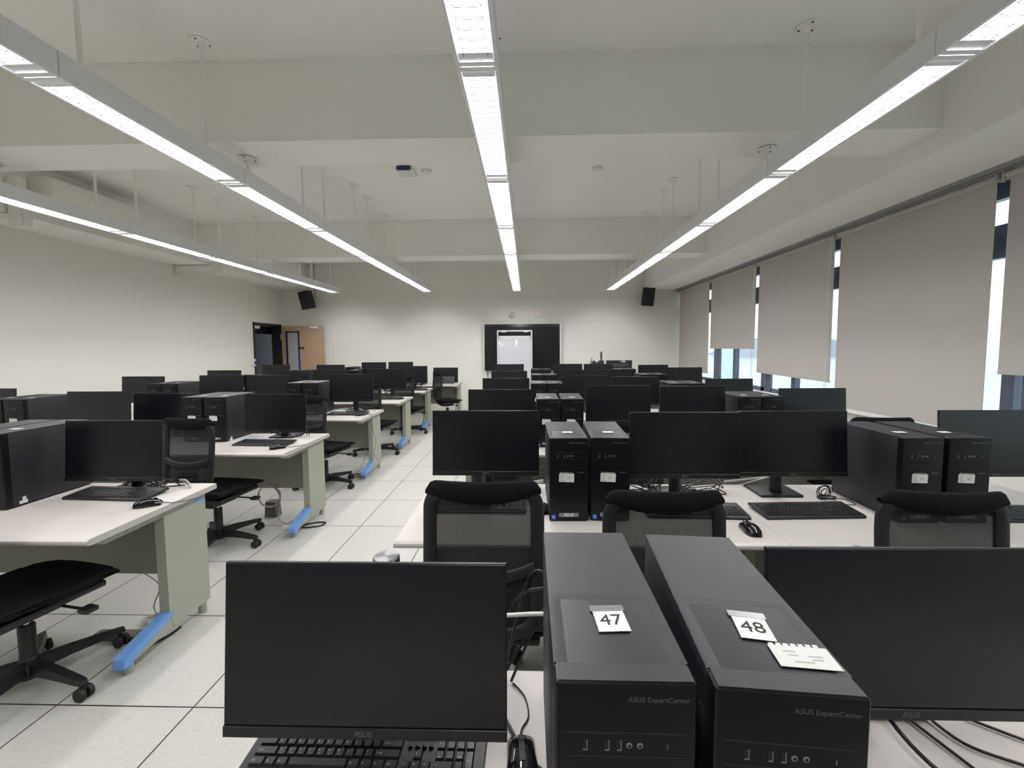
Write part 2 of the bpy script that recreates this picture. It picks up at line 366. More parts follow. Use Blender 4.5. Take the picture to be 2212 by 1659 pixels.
blab = ['blind beside the front wall, lowered almost to the sill', 'blind raised the highest, two bright panes below its hem',
        'blind with a slanting hem, two narrow bright panes below it', 'blind lowered fully to the sill behind the desks',
        'blind over a dark window frame, stopping at head height of a sitter', 'blind hanging beside the viewer, outside the picture edge']
for i, (a, b_) in enumerate(bays[:5]):
    t = thing('roller_blind', 'greige roller ' + blab[i], 'blind', (XR-.02, 0, 2.83), 0, 'roller blinds along the window wall')
    y0, y1 = a+.035, b_-.035; bt = bottoms[i]-2.83
    bm = new(); cyl(bm, (0, y0, -.035), (0, y1, -.035), .03, seg=16); obj('roller_tube', bm, BLIND, t)
    bm = new(); sl = .012 if i == 2 else 0
    prism(bm, [(y0+.01, bt-sl), (y1-.01, bt+sl), (y1-.01, -.03), (y0+.01, -.03)], 'x', .006, .009); obj('cloth', bm, BLIND, t, smooth=False)
    bm = new(); prism(bm, [(y0+.01, bt-sl-.012), (y1-.01, bt+sl-.012), (y1-.01, bt+sl+.012), (y0+.01, bt-sl+.012)], 'x', .003, .013); obj('hem_bar', bm, BLIND, t, smooth=False)
    for y in (y0-.016, y1+.002):
        bm = new(); box(bm, -.035, .04, y, y+.014, -.075, .02, .004); obj('bracket', bm, BLIND, t)
bm = new()
box(bm, XR-.13, XR-.105, 0, YF, 2.825, 2.85); box(bm, XR-.09, XR-.07, 0, YF, 2.815, 2.85)
tag(obj('blind_track', bm, mat('grey_track', (.33, .33, .34), .4, linear=True), smooth=False), 'long grey double track under the soffit above the blinds', 'track')
# bead chains
for y in (6.75, 5.09):
    bm = new(); tube(bm, [(XR-.05, y, 2.78), (XR-.05, y, .95)], .003, 6); tube(bm, [(XR-.05, y+.03, 2.78), (XR-.05, y+.03, .95)], .003, 6)
    tag(obj('bead_chain', bm, WHITE), 'pale bead chain hanging beside the ' + ('blind raised the highest' if y > 6 else 'blind with the slanting hem'), 'chain')

# outdoors, several storeys below and beyond
bm = new(); rows = []
for i in range(24):
    y = -60+i*14.0; rows.append([(60+j*9.0, y, -14+j*1.5*(1+.25*math.sin(i*.7))+1.2*math.sin(i*1.3+j)) for j in range(12)])
grid(bm, rows); struct('hill', bm, HILL, smooth=True)
bm = new(); box(bm, 4.5, 260, -120, 300, -14.4, -14); struct('ground_outside', bm, mat('pale_ground', (.86, .86, .78), .9, linear=True))
t = thing('neighbouring_building', 'white building with a low grey gable roof beyond the window', 'building', (40, 70, -14))
bm = new(); box(bm, 0, 16, 0, 22, 0, 13.6); obj('wall', bm, BLDG, t, smooth=False)
bm = new(); prism(bm, [(-1, 13.4), (17, 13.4), (8, 17)], 'y', -1, 23); obj('roof', bm, ROOFG, t, smooth=False)
bm = new(); box(bm, 5.6, 5.9, 11.75, 12.25, -14, 9); tag(obj('teal_strip', bm, TEAL, smooth=False), 'pale teal vertical strip outside the window below the highest blind', 'facade fin')  # added upright, stands in for a teal strip beyond the pane

# ------------------------------------------------------------------ pendant light rows
def light_row(x, label):
    t = thing('pendant_light_row', label, 'ceiling light', (x, 0, 0), 0, 'rows of linear pendant lights')
    pitch, start = 1.213, 1.86
    for k in range(-2, 6):
        y0 = start+k*pitch; y1 = y0+pitch
        bm = new(); W = .092; zb, zt = 2.72, 2.835
        box(bm, -W, -W+.018, y0, y1-.003, zb, zt, .003); box(bm, W-.018, W, y0, y1-.003, zb, zt, .003); box(bm, -W+.004, W-.004, y0, y1-.003, zt-.012, zt-.001)
        box(bm, -W+.004, W-.004, y0+.0008, y0+.028, zb+.0008, zt-.004); box(bm, -W+.004, W-.004, y1-.031, y1-.0038, zb+.0008, zt-.004)
        for e0, e1 in ((y0+.028, y0+.075), (y1-.078, y1-.031)): box(bm, -W+.019, W-.019, e0, e1, zb+.006, zb+.010)
        h = obj('housing', bm, ALU, t, smooth=False)
        bm = new(); box(bm, -W+.019, W-.019, y0+.076, y1-.079, zb+.012, zb+.018); obj('lamp_tray', bm, LAMP, h, smooth=False)
        if k < 1:
            bm = new()
            for q in range(20):
                yy = y0+.10+q*(pitch-.20)/19
                box(bm, -W+.04, W-.04, yy-.0015, yy+.0015, zb+.001, zb+.011)
            for sx_ in (-1, 1): box(bm, sx_*(W-.041)-.001, sx_*(W-.041)+.001, y0+.055, y0+pitch-.055, zb+.006, zb+.010)
            obj('louvre', bm, LOUVRE, h, smooth=False)
        for fr in (.18, .97):
            if y0+fr < -1: continue
            yy = y0+fr
            inbeam = (2.98 < yy < 3.43) or (6.70 < yy < 7.12) or (-.77 < yy < -.32)
            ztop = 2.98 if inbeam else ZC
            bm = new(); cyl(bm, (0, yy, 2.83), (0, yy, ztop), .011, seg=10); r_ = obj('suspension_rod', bm, RODM, t)
            bm = new(); lathe(bm, [(.07, ztop-.008), (.07, ztop-.004), (.066, ztop)], 20, (0, yy, 0)); cyl(bm, (0, yy, ztop-.045), (0, yy, ztop-.006), .014, .022, 12); obj('canopy', bm, RODM, r_)
            bm = new()
            for a in (.5, 2.6, 4.7): cyl(bm, (.048*math.cos(a), yy+.048*math.sin(a), ztop-.0105), (.048*math.cos(a), yy+.048*math.sin(a), ztop-.007), .006, seg=8)
            obj('screw', bm, INK, r_)
    ld = bpy.data.lights.new('row_light', 'AREA'); ld.shape = 'RECTANGLE'; ld.size = .14; ld.size_y = 8*pitch-.1; ld.energy = LIGHT_W; ld.color = (1, .99, .985)
    # louvred batwing photometry: brighter towards 60 degrees, cut off above it
    ld.use_nodes = True; lt = ld.node_tree; ln, lk = lt.nodes, lt.links; em = ln['Emission']
    g = ln.new('ShaderNodeNewGeometry'); dt = ln.new('ShaderNodeVectorMath'); dt.operation = 'DOT_PRODUCT'; lk.new(g.outputs['Incoming'], dt.inputs[0]); lk.new(g.outputs['Normal'], dt.inputs[1])
    ab = ln.new('ShaderNodeMath'); ab.operation = 'ABSOLUTE'; lk.new(dt.outputs['Value'], ab.inputs[0])
    mr = ln.new('ShaderNodeMapRange'); mr.interpolation_type = 'SMOOTHSTEP'; mr.inputs['From Min'].default_value = .06; mr.inputs['From Max'].default_value = .62; lk.new(ab.outputs[0], mr.inputs['Value'])
    mx = ln.new('ShaderNodeMath'); mx.operation = 'MAXIMUM'; mx.inputs[1].default_value = .3; lk.new(ab.outputs[0], mx.inputs[0])
    sq = ln.new('ShaderNodeMath'); sq.operation = 'POWER'; sq.inputs[1].default_value = 1.1; lk.new(mx.outputs[0], sq.inputs[0])
    dv = ln.new('ShaderNodeMath'); dv.operation = 'DIVIDE'; lk.new(mr.outputs[0], dv.inputs[0]); lk.new(sq.outputs[0], dv.inputs[1])
    # narrower across the row than along it, as parabolic side reflectors make it
    sp = ln.new('ShaderNodeSeparateXYZ'); lk.new(g.outputs['Incoming'], sp.inputs[0])
    rt_ = ln.new('ShaderNodeMath'); rt_.operation = 'DIVIDE'; lk.new(sp.outputs['X'], rt_.inputs[0]); lk.new(sp.outputs['Z'], rt_.inputs[1])
    ra = ln.new('ShaderNodeMath'); ra.operation = 'ABSOLUTE'; lk.new(rt_.outputs[0], ra.inputs[0])
    m2 = ln.new('ShaderNodeMapRange'); m2.interpolation_type = 'SMOOTHSTEP'; m2.inputs['From Min'].default_value = .75; m2.inputs['From Max'].default_value = 2.0; m2.inputs['To Min'].default_value = 1.0; m2.inputs['To Max'].default_value = .28; lk.new(ra.outputs[0], m2.inputs['Value'])
    pr = ln.new('ShaderNodeMath'); pr.operation = 'MULTIPLY'; lk.new(dv.outputs[0], pr.inputs[0]); lk.new(m2.outputs[0], pr.inputs[1])
    lk.new(pr.outputs[0], em.inputs['Strength'])
    lo = bpy.data.objects.new('lamp_light', ld); C.objects.link(lo); lo.location = (0, start+2*pitch, 2.725); lo.parent = t
for x, lab in ((-4.17, 'white pendant strip light row hanging closest to the doorway wall'), (-2.135, 'white pendant strip light row over the door-side aisle desks'),
               (-.205, 'white pendant strip light row running down the middle over the aisle'), (1.79, 'white pendant strip light row hanging closest to the blinds')):
    light_row(x, lab)

# ------------------------------------------------------------------ desk
def leg_assembly(t, x0, x1, out):
    """x0..x1: leg thickness; out: +1 / -1 outer side"""
    bm = new()
    prism(bm, [(.40, .155), (.42, .065), (.675, .065), (.675, .70), (.40, .70)], 'x', x0, x1)
    prism(bm, [(.40, .70), (.40, .668), (.10, .668), (.05, .70)], 'x', x0, x1)
    prism(bm, [(.42, .145), (.155, .082), (.155, .05), (.42, .065)], 'x', x0+.002, x1-.002)
    l = obj('leg', bm, STEEL, t, smooth=False)
    bm = new()
    prof = [(.425, .165), (.175, .102), (.143, .088), (.138, .046), (.185, .046), (.196, .074), (.425, .132)]
    prism(bm, prof, 'x', x0-.004, x1+.004)
    bmesh.ops.bevel(bm, geom=list(bm.edges), offset=.005, segments=2, affect='EDGES')
    obj('foot_cap', bm, BLUE, l)
    for y in (.19, .645):
        bm = new(); n = 24; rr = [(.021 if k % 2 else .019) for k in range(n)]
        A = [bm.verts.new(((x0+x1)/2+rr[k]*math.cos(2*PI*k/n), y+rr[k]*math.sin(2*PI*k/n), 0)) for k in range(n)]
        B = [bm.verts.new(((x0+x1)/2+rr[k]*math.cos(2*PI*k/n), y+rr[k]*math.sin(2*PI*k/n), .068)) for k in range(n)]
        for k in range(n): bm.faces.new((A[k], A[(k+1) % n], B[(k+1) % n], B[k]))
        bm.faces.new(A[::-1]); bm.faces.new(B)
        obj('levelling_foot', bm, STEEL, l)
def make_desk():
    t = thing('computer_desk', 'desk', 'desk')
    bm = new()
    prof = [(.012, .704), (.003, .708), (0, .716), (.002, .725), (.012, .7315), (.022, .7325), (.73, .7325), (.73, .704)]
    prism(bm, prof, 'x', .002, 1.598); obj('tabletop', bm, TOP, t)
    for x in (0, 1.598):
        bm = new(); prism(bm, [(.02, .703), (.004, .712), (.004, .722), (.016, .7315), (.7305, .7315), (.7305, .703)], 'x', x, x+.002); obj('edge_band', bm, EDGE, t, smooth=False)
    leg_assembly(t, .03, .082, -1); leg_assembly(t, 1.518, 1.57, 1)
    bm = new(); box(bm, .082, 1.518, .555, .575, .275, .70, .003); obj('modesty_panel', bm, MODEST, t)
    bm = new(); box(bm, .082, 1.518, .60, .66, .63, .69, .004); obj('cable_tray', bm, STEEL, t)
    return t
ORD = ['first', 'second', 'third', 'fourth', 'fifth', 'sixth']
rowname = lambda r: ORD[5-r]+' row'
FAR = {0: .975, 1: 2.37, 2: 3.785, 3: 5.265, 4: 6.65, 5: 8.07}
desk0 = make_desk(); first_desk = [True]
def place_desk(x, y, label, group):
    if first_desk[0]:
        first_desk[0] = False; desk0.location = (x, y, 0); desk0['label'] = label; desk0['group'] = group
        KIDS[desk0] = [(c, kids(c)) for c in kids(desk0)]; r_made[desk0] = {c.name: c for c in kids(desk0)}
        return desk0
    return dup(desk0, (x, y, 0), 0, label, group)
DESKS = {}
for r in range(6):
    for k in range(2):
        pos = 'aisle-end' if k == 0 else 'window-end'
        DESKS['R', r, k] = place_desk(-.55+1.6*k, FAR[r]-.73, 'white %s desk, %s window-side row from the screen wall' % (pos, ORD[5-r]), 'window-side computer desks')
    if r:
        for k in range(2):
            pos = 'aisle-end' if k == 0 else 'wall-end'
            DESKS['L', r, k] = place_desk(-3.435-1.6*k, FAR[r]-.73, 'white %s desk, %s door-side row from the front wall' % (pos, ORD[5-r]), 'door-side computer desks')
for k in range(2):
    DESKS['F', k] = place_desk(-3.04-1.6*k, 8.57, 'white desk in the row before the front wall, ' + ('beside the wall screen' if k == 0 else 'towards the open door'), 'door-side computer desks')
bm = new(); box(bm, 1.5705, 1.5715, .615, .655, .655, .69, .0003, 1)
o = obj('asset_sticker', bm, LIGHTB, DESKS['L', 1, 0])

# ------------------------------------------------------------------ monitor
def make_monitor():
    t = thing('computer_monitor', 'monitor', 'monitor')
    H, W = .327, .54
    z0 = .150
    bm = new(); box(bm, -W/2, W/2, .0015, .0095, z0, z0+H, .0015); sh = obj('shell', bm, PLASTIC, t)
    bm = new(); box(bm, -W/2+.0018, W/2-.0018, 0, .003, z0+.0215, z0+H-.0018, .0006, 1); obj('display', bm, SCREEN, sh)
    bm = new(); box(bm, -W/2, W/2, -.0025, .004, z0-.001, z0+.020, .001, 1); obj('chin', bm, BEZEL, sh)
    bm = new(); asus_mark(bm, .036, .0095, T(-.018, -.0027, z0+.0055) @ XZ); obj('logo', bm, DIMLOGO, sh, smooth=False)
    bm = new()
    prism(bm, [(.009, z0+.02), (.045, z0+.045), (.045, z0+.20), (.012, z0+.27), (.009, z0+.27)], 'x', -.19, .19); obj('rear_housing', bm, PLASTIC2, sh, smooth=False)
    bm = new(); box(bm, -.045, .045, .044, .10, z0+.085, z0+.175, .006); obj('mount', bm, PLASTIC2, sh)
    bm = new(); cyl(bm, (0, .12, .006), (0, .12, .335), .030, .0285, 28); col = obj('stand_column', bm, PLASTIC, t)
    bm = new(); cyl(bm, (0, .12, .334), (0, .12, .3385), .0285, .0265, 28); obj('column_cap', bm, BRUSH, col)
    bm = new(); box(bm, -.1085, .1085, .055, .24, .0, .013, .003); obj('stand_base', bm, PLASTIC, t)
    return t
mon0 = make_monitor(); KIDS[mon0] = [(c, kids(c)) for c in kids(mon0)]; mon_used = [False]
ZD = .7325
def tilt_shell(sh, dz, deg=4.0):
    """lean the panel back about its top edge and set its height"""
    a = -math.radians(deg); z = .477
    sh.rotation_euler = (a, 0, 0); sh.location = (0, z*math.sin(a), dz+z*(1-math.cos(a)))
def place_monitor(x, y, ztop, label, group, rz=0):
    dz = ztop-ZD-(.150+.327)
    if not mon_used[0]:
        mon_used[0] = True; mon0.location = (x, y, ZD); mon0.rotation_euler = (0, 0, rz); mon0['label'] = label; mon0['group'] = group
        tilt_shell([c for c in kids(mon0) if c.name.startswith('shell')][0], dz, 5.0)
        for c in kids(mon0):
            if c.name.startswith('stand_base'): c.scale.y = .72; c.location.y = .067
        return mon0
    r = dup(mon0, (x, y, ZD), rz, label, group)
    tilt_shell(r_made[r]['shell'], dz); r_made[r]['stand_base'].scale.y = 1; r_made[r]['stand_base'].location.y = 0
    return r
GR, GL = 'monitors on the window-side desks', 'monitors on the door-side desks'
seatR = {'a': 'aisle-end seat', 'b': 'second seat from the aisle', 'c': 'third seat from the aisle', 'd': 'window-end seat'}
R_MON = {(0, 'a'): (-.31, .76, 1.118), (0, 'b'): (.734, .80, 1.134),
 (1, 'a'): (-.21, 2.09, 1.205), (1, 'b'): (.78, 2.07, 1.198), (1, 'c'): (1.33, 2.11, 1.197), (1, 'd'): (2.305, 2.10, 1.2),
 (2, 'a'): (-.23, 3.53, 1.165), (2, 'b'): (.763, 3.5, 1.197), (2, 'c'): (1.38, 3.5, 1.191), (2, 'd'): (2.335, 3.46, 1.173),
 (3, 'a'): (-.24, 4.78, 1.166), (3, 'b'): (.677, 4.93, 1.182), (3, 'c'): (1.262, 4.85, 1.172), (3, 'd'): (2.327, 4.85, 1.144),
 (4, 'a'): (-.264, 6.27, 1.162), (4, 'b'): (.74, 6.25, 1.177), (4, 'c'): (1.30, 6.22, 1.183), (4, 'd'): (2.31, 6.2, 1.206),
 (5, 'a'): (-.323, 7.7, 1.205), (5, 'b'): (.751, 7.7, 1.204), (5, 'c'): (1.319, 7.7, 1.201), (5, 'd'): (2.285, 7.6, 1.183)}
for (r, s), (x, y, z) in R_MON.items():
    lab = 'black monitor, %s, %s window-side row from the screen wall' % (seatR[s], ORD[5-r])
    if (r, s) == (0, 'a'): lab = 'large black monitor beside the tower with card 47, keyboard under its chin'
    if (r, s) == (0, 'b'): lab = 'large black monitor beside the tower with card 48, cut by the picture edge'
    place_monitor(x, y, z, lab, GR)
seatL = {'a': 'aisle-end seat', 'b': 'second seat from the aisle', 'c': 'third seat from the aisle', 'd': 'wall-end seat'}
L_MON = {(1, 'a'): (-2.24, 2.18, 1.142), (2, 'a'): (-2.175, 3.53, 1.132), (2, 'b'): (-3.228, 3.60, 1.134), (2, 'c'): (-3.55, 3.35, 1.178), (2, 'd'): (-4.87, 3.62, 1.18),
 (3, 'a'): (-2.13, 5.0, 1.204), (3, 'b'): (-3.15, 4.95, 1.204), (3, 'c'): (-3.68, 4.92, 1.205), (3, 'd'): (-4.75, 5.03, 1.188),
 (4, 'a'): (-2.19, 6.6, 1.185), (4, 'b'): (-3.09, 6.45, 1.186), (4, 'c'): (-3.665, 6.4, 1.151), (4, 'd'): (-4.737, 6.4, 1.185),
 (5, 'a'): (-2.16, 7.84, 1.173), (5, 'b'): (-2.88, 7.75, 1.13), (5, 'c'): (-3.714, 7.8, 1.205), (5, 'd'): (-4.764, 7.8, 1.211)}
for (r, s), (x, y, z) in L_MON.items():
    place_monitor(x, y, z, 'black monitor, %s, %s door-side row from the front wall' % (seatL[s], ORD[5-r]), GL)
for x, y, z, lab in ((-3.33, 9.0, 1.206, 'black monitor before the front wall, closest to the oak door leaf'), (-2.74, 9.0, 1.21, 'black monitor before the front wall, between another monitor and a tower'),
                  (-1.77, 9.05, 1.08, 'low black monitor before the front wall with a keyboard propped against it')):
    place_monitor(x, y, z, lab, GL)

# ------------------------------------------------------------------ computer tower
TW, TD, TH = .175, .415, .383
def make_tower(full=True):
    t = thing('computer_tower', 'tower', 'computer')
    x0, x1 = -TW/2, TW/2
    bm = new(); box(bm, x0, x1, .028, TD, .006, TH-.002, .003)
    for sx_ in (-1, 1):
        for y in (.08, .34): box(bm, sx_*.06-.015, sx_*.06+.015, y-.015, y+.015, 0, .007)
    o = obj('casing', bm, CASE, t)
    if full:
        bm = new()                                                  # lid with the pressed-in recess
        zt = TH; xs = [x0+.001, x0+.012, x0+.020, x1-.020, x1-.012, x1-.001]; ys = [.0325, .036, .170, .182, .188, TD-.001]
        zz = lambda i, j: zt-.0022 if (2 <= i <= 3 and j <= 2) else zt
        rows = []
        for j, y in enumerate(ys): rows.append([(x, y, zz(i, j)) for i, x in enumerate(xs)])
        grid(bm, rows); grid(bm, [[(x0+.001, ys[0], zt-.004)]+[(x, ys[0], zt-.004) for x in xs[1:]], [(x, ys[0], zz(i, 0)) for i, x in enumerate(xs)]])
        obj('lid', bm, CASE, t)
        for s_ in (x0-.0004, x1-.0006):
            bm = new()
            for k in range(30):
                z = .04+k*.0095; box(bm, s_, s_+.001, .034, .044+.004*(k % 3), z, z+.0045)
            obj('side_vent', bm, RUBBER, t, smooth=False)
    bm = new(); box(bm, x0, x1, 0, .032, .004, TH, .006, 3); fp = obj('front_panel', bm, FRONT, t)
    bm = new(); box(bm, x0+.004, x1-.004, .003, .0315, TH-.0005, TH+.0006); obj('top_lip', bm, CASE, t)
    y = -.0004
    bm = new(); box(bm, x0+.012, x1-.014, y, .002, .317, .3195); obj('disc_slot', bm, PLASTIC2, fp)
    bm = new(); box(bm, x0+.012, x1-.012, y, .002, .2865, .2885); box(bm, x0+.012, x1-.012, y, .002, .263, .2642); obj('groove', bm, RUBBER, fp)
    bm = new()
    bm.free()
    for fx in (.205, .36, .445):
        bm = new(); a_ = x0+TW*fx; box(bm, a_-.001, a_+.0045, y-.0002, .001, .2958, .3092); obj('usb_port', bm, RUBBER, fp, smooth=False)
        bm = new(); box(bm, a_+.0036, a_+.0045, y-.0006, .001, .2962, .309); box(bm, a_-.001, a_+.0045, y-.0006, .001, .2955, .2968); obj('port_rim', bm, LOGO, fp, smooth=False)
    for fx in (.525, .60):
        bm = new(); lathe(bm, [(.0036, 0), (.0036, .0012), (.0022, .0014)], 14); bmesh.ops.transform(bm, matrix=T(x0+TW*fx, .0004, .302) @ XZ, verts=bm.verts); jk = obj('audio_jack', bm, LOGO, fp)
        bm = new(); lathe(bm, [(.0021, .0013), (.0021, .0019)], 12); bmesh.ops.transform(bm, matrix=T(x0+TW*fx, .0004, .302) @ XZ, verts=bm.verts); obj('jack_hole', bm, INK, fp)
    bm = new(); box(bm, x0+TW*.79, x0+TW*.795, y, .001, .2985, .304); obj('power_mark', bm, LOGO, fp)
    bm = new(); box(bm, x0+.127, x0+.156, y, .001, .2265, .228); obj('disc_button', bm, LOGO, fp)
    bm = text_bm('ASUS ExpertCenter', .0092, 'RIGHT', .0001); bmesh.ops.transform(bm, matrix=T(x1-.010, y, TH-.024) @ XZ, verts=bm.verts); obj('model_text', bm, DIMLOGO, fp, smooth=False)
    bm = new(); box(bm, x0+.044, x0+.132, y-.0002, .001, .022, .040); st_ = obj('logo_strip', bm, TAPE, fp)
    bm = new(); asus_mark(bm, .050, .0135, T(x0+.063, y-.0004, .0245) @ XZ); obj('logo', bm, WHITE, fp, smooth=False)
    bm = new(); box(bm, x0+.010, x0+.029, y-.0002, .001, .010, .032, .0003, 1); obj('blue_sticker', bm, BLUESTK, fp)
    bm = new(); box(bm, x0+.014, x0+.026, y-.0005, .001, .017, .0195); box(bm, x0+.014, x0+.022, y-.0005, .001, .024, .0265); obj('blue_sticker_print', bm, PAPER, fp, smooth=False)
    return t
def asset_label_front(t, tilt):
    """white asset label low on the front, unreadable small print"""
    x0 = -TW/2; y = -.0008; m = T(0, 0, 0)
    bm = new(); box(bm, x0+.044, x0+.112, y, .0005, .183, .222, .0002, 1)
    R_ = T(x0+.078, 0, .2) @ Matrix.Rotation(tilt, 4, 'Y') @ T(-x0-.078, 0, -.2)
    bmesh.ops.transform(bm, matrix=R_, verts=bm.verts); l = obj('asset_label', bm, PAPER, t, smooth=False)
    bm = new()
    for k in range(8): box(bm, x0+.049+k*.0075, x0+.0525+k*.0075, y-.0001, .0005, .2235, .2275)
    bmesh.ops.transform(bm, matrix=R_, verts=bm.verts); obj('label_strip', bm, STICK, t, smooth=False)
    bm = new()
    for a, b_, z in ((.050, .066, .212), (.050, .060, .205), (.080, .092, .204), (.080, .095, .198), (.050, .062, .197), (.050, .072, .189)): box(bm, x0+a, x0+b_, y-.0003, 0, z, z+.0022)
    bmesh.ops.transform(bm, matrix=R_, verts=bm.verts); obj('label_print', bm, GREYINK, l, smooth=False)
def seat_card(t, x, y, num, size, rz, z=TH+.0002, tape=True):
    bm = new(); w_, h_ = size; m = T(x, y, z) @ Matrix.Rotation(rz, 4, 'Z')
    box(bm, -w_/2, w_/2, -h_/2, h_/2, 0, .0008, m=m); c = obj('seat_card', bm, PAPER, t, smooth=False)
    if num:
        bm = text_bm(num, .034, 'CENTER', .0002); bmesh.ops.transform(bm, matrix=m @ T(0, -.012, .0011), verts=bm.verts); obj('number', bm, INK, c, smooth=False)
    else:
        bm = new(); box(bm, -.014, -.003, -.004, .003, .0007, .001, m=m); box(bm, .003, .014, -.004, .003, .0007, .001, m=m); obj('number', bm, GREYINK, c, smooth=False)
    if tape:
        bm = new(); box(bm, -w_/2-.003, w_/2+.003, h_/2-.006, h_/2+.008, .0006, .0012, m=m); obj('tape', bm, TAPE, c, smooth=False)
tw_proto = make_tower(True); asset_label_front(tw_proto, .03); seat_card(tw_proto, .006, .13, None, (.048, .032), 0, tape=False)
t47 = make_tower(True); seat_card(t47, 0.004, .118, '47', (.047, .052), .06)
t48 = make_tower(True); seat_card(t48, .006, .118, '48', (.046, .054), -.10)
bm = new(); box(bm, -.037, .037, -.02, .02, 0, .0006, m=T(.046, .062, TH+.0003) @ Matrix.Rotation(-.03, 4, 'Z')); l48 = obj('asset_label', bm, STICK, t48, smooth=False)
bm = new()
for a, b_, c_ in ((-.022, -.006, .008), (-.018, -.006, .001), (.006, .024, .0), (.008, .022, -.006), (-.016, .008, -.011)): box(bm, .046+a, .046+b_, .062+c_, .0635+c_+.001, TH+.0008, TH+.0011)
obj('label_print', bm, mat('faint_grey_print', (.40, .40, .40), .7, linear=True), l48, smooth=False)
bm = new()
for k in range(7): box(bm, .012+k*.0095, .0185+k*.0095, .082, .087, TH+.0003, TH+.0007)
obj('label_strip', bm, STICK, t48, smooth=False)
t47.location = (.120, .488, ZD); t47.rotation_euler = (0, 0, math.radians(-.3))
t48.location = (.313, .476, ZD); t48.rotation_euler = (0, 0, math.radians(-4.4))
GT = 'computer towers on the desks'
tag(t47, 'black computer tower with white card 47 on its lid', 'computer', GT); tag(t48, 'black computer tower with white card 48 and asset label on its lid', 'computer', GT)
R_TOW = {(1, 'b'): (.187, 1.853, 0), (1, 'c'): (.374, 1.857, -2.8), (1, 'e'): (1.738, 1.85, 0), (1, 'f'): (1.938, 1.85, -2),
 (2, 'b'): (.162, 3.245, -1), (2, 'c'): (.355, 3.242, -1.5), (2, 'e'): (1.782, 3.35, 0), (2, 'f'): (1.963, 3.348, 0),
 (3, 'b'): (.134, 4.625, 0), (3, 'c'): (.314, 4.62, 0), (3, 'e'): (1.645, 4.56, -1), (3, 'f'): (1.845, 4.55, -2),
 (4, 'b'): (.160, 6.0, 0), (4, 'c'): (.348, 6.0, 0), (4, 'e'): (1.72, 6.0, 0), (4, 'f'): (1.93, 6.0, 0),
 (5, 'b'): (.165, 7.45, 0), (5, 'c'): (.35, 7.45, 0), (5, 'e'): (1.66, 7.45, 0), (5, 'f'): (1.85, 7.45, 0)}
twn = {'b': 'first tower from the aisle', 'c': 'second tower from the aisle', 'e': 'third tower from the aisle', 'f': 'window-end tower'}
KIDS[tw_proto] = [(c, kids(c)) for c in kids(tw_proto)]; tw_used = [False]
def place_tower(x, y, rz, label):
    if not tw_used[0]:
        tw_used[0] = True; tw_proto.location = (x, y, ZD); tw_proto.rotation_euler = (0, 0, math.radians(rz)); tw_proto['label'] = label; tw_proto['group'] = GT; return tw_proto
    return dup(tw_proto, (x, y, ZD), math.radians(rz), label, GT)
for (r, s), (x, y, a) in R_TOW.items():
    place_tower(x, y, a, 'black computer tower, %s, %s window-side row from the screen wall' % (twn[s], ORD[5-r]))
tln = ['first tower from the aisle', 'second tower from the aisle', 'third tower from the aisle', 'wall-end tower']
L_TOW = {1: [(-2.663, 1.95), (-2.853, 1.95)], 2: [(-2.648, 3.435), (-2.839, 3.44), (-4.253, 3.32), (-4.44, 3.32)],
 3: [(-2.545, 4.805), (-2.742, 4.815), (-4.20, 4.765), (-4.385, 4.77)], 4: [(-2.60, 6.0), (-2.785, 6.0), (-4.15, 6.0), (-4.335, 6.0)], 5: [(-2.50, 7.42), (-3.15, 7.42), (-4.15, 7.42), (-4.335, 7.42)]}
for r, lst in L_TOW.items():
    for i, (x, y) in enumerate(lst):
        place_tower(x, y, 0, 'black computer tower, %s, %s door-side row from the front wall' % (tln[i], ORD[5-r]))
place_tower(-2.27, 8.70, 0, 'black computer tower before the front wall, beside the low monitor')
place_tower(-3.75, 8.70, 0, 'black computer tower before the front wall, towards the oak door leaf')

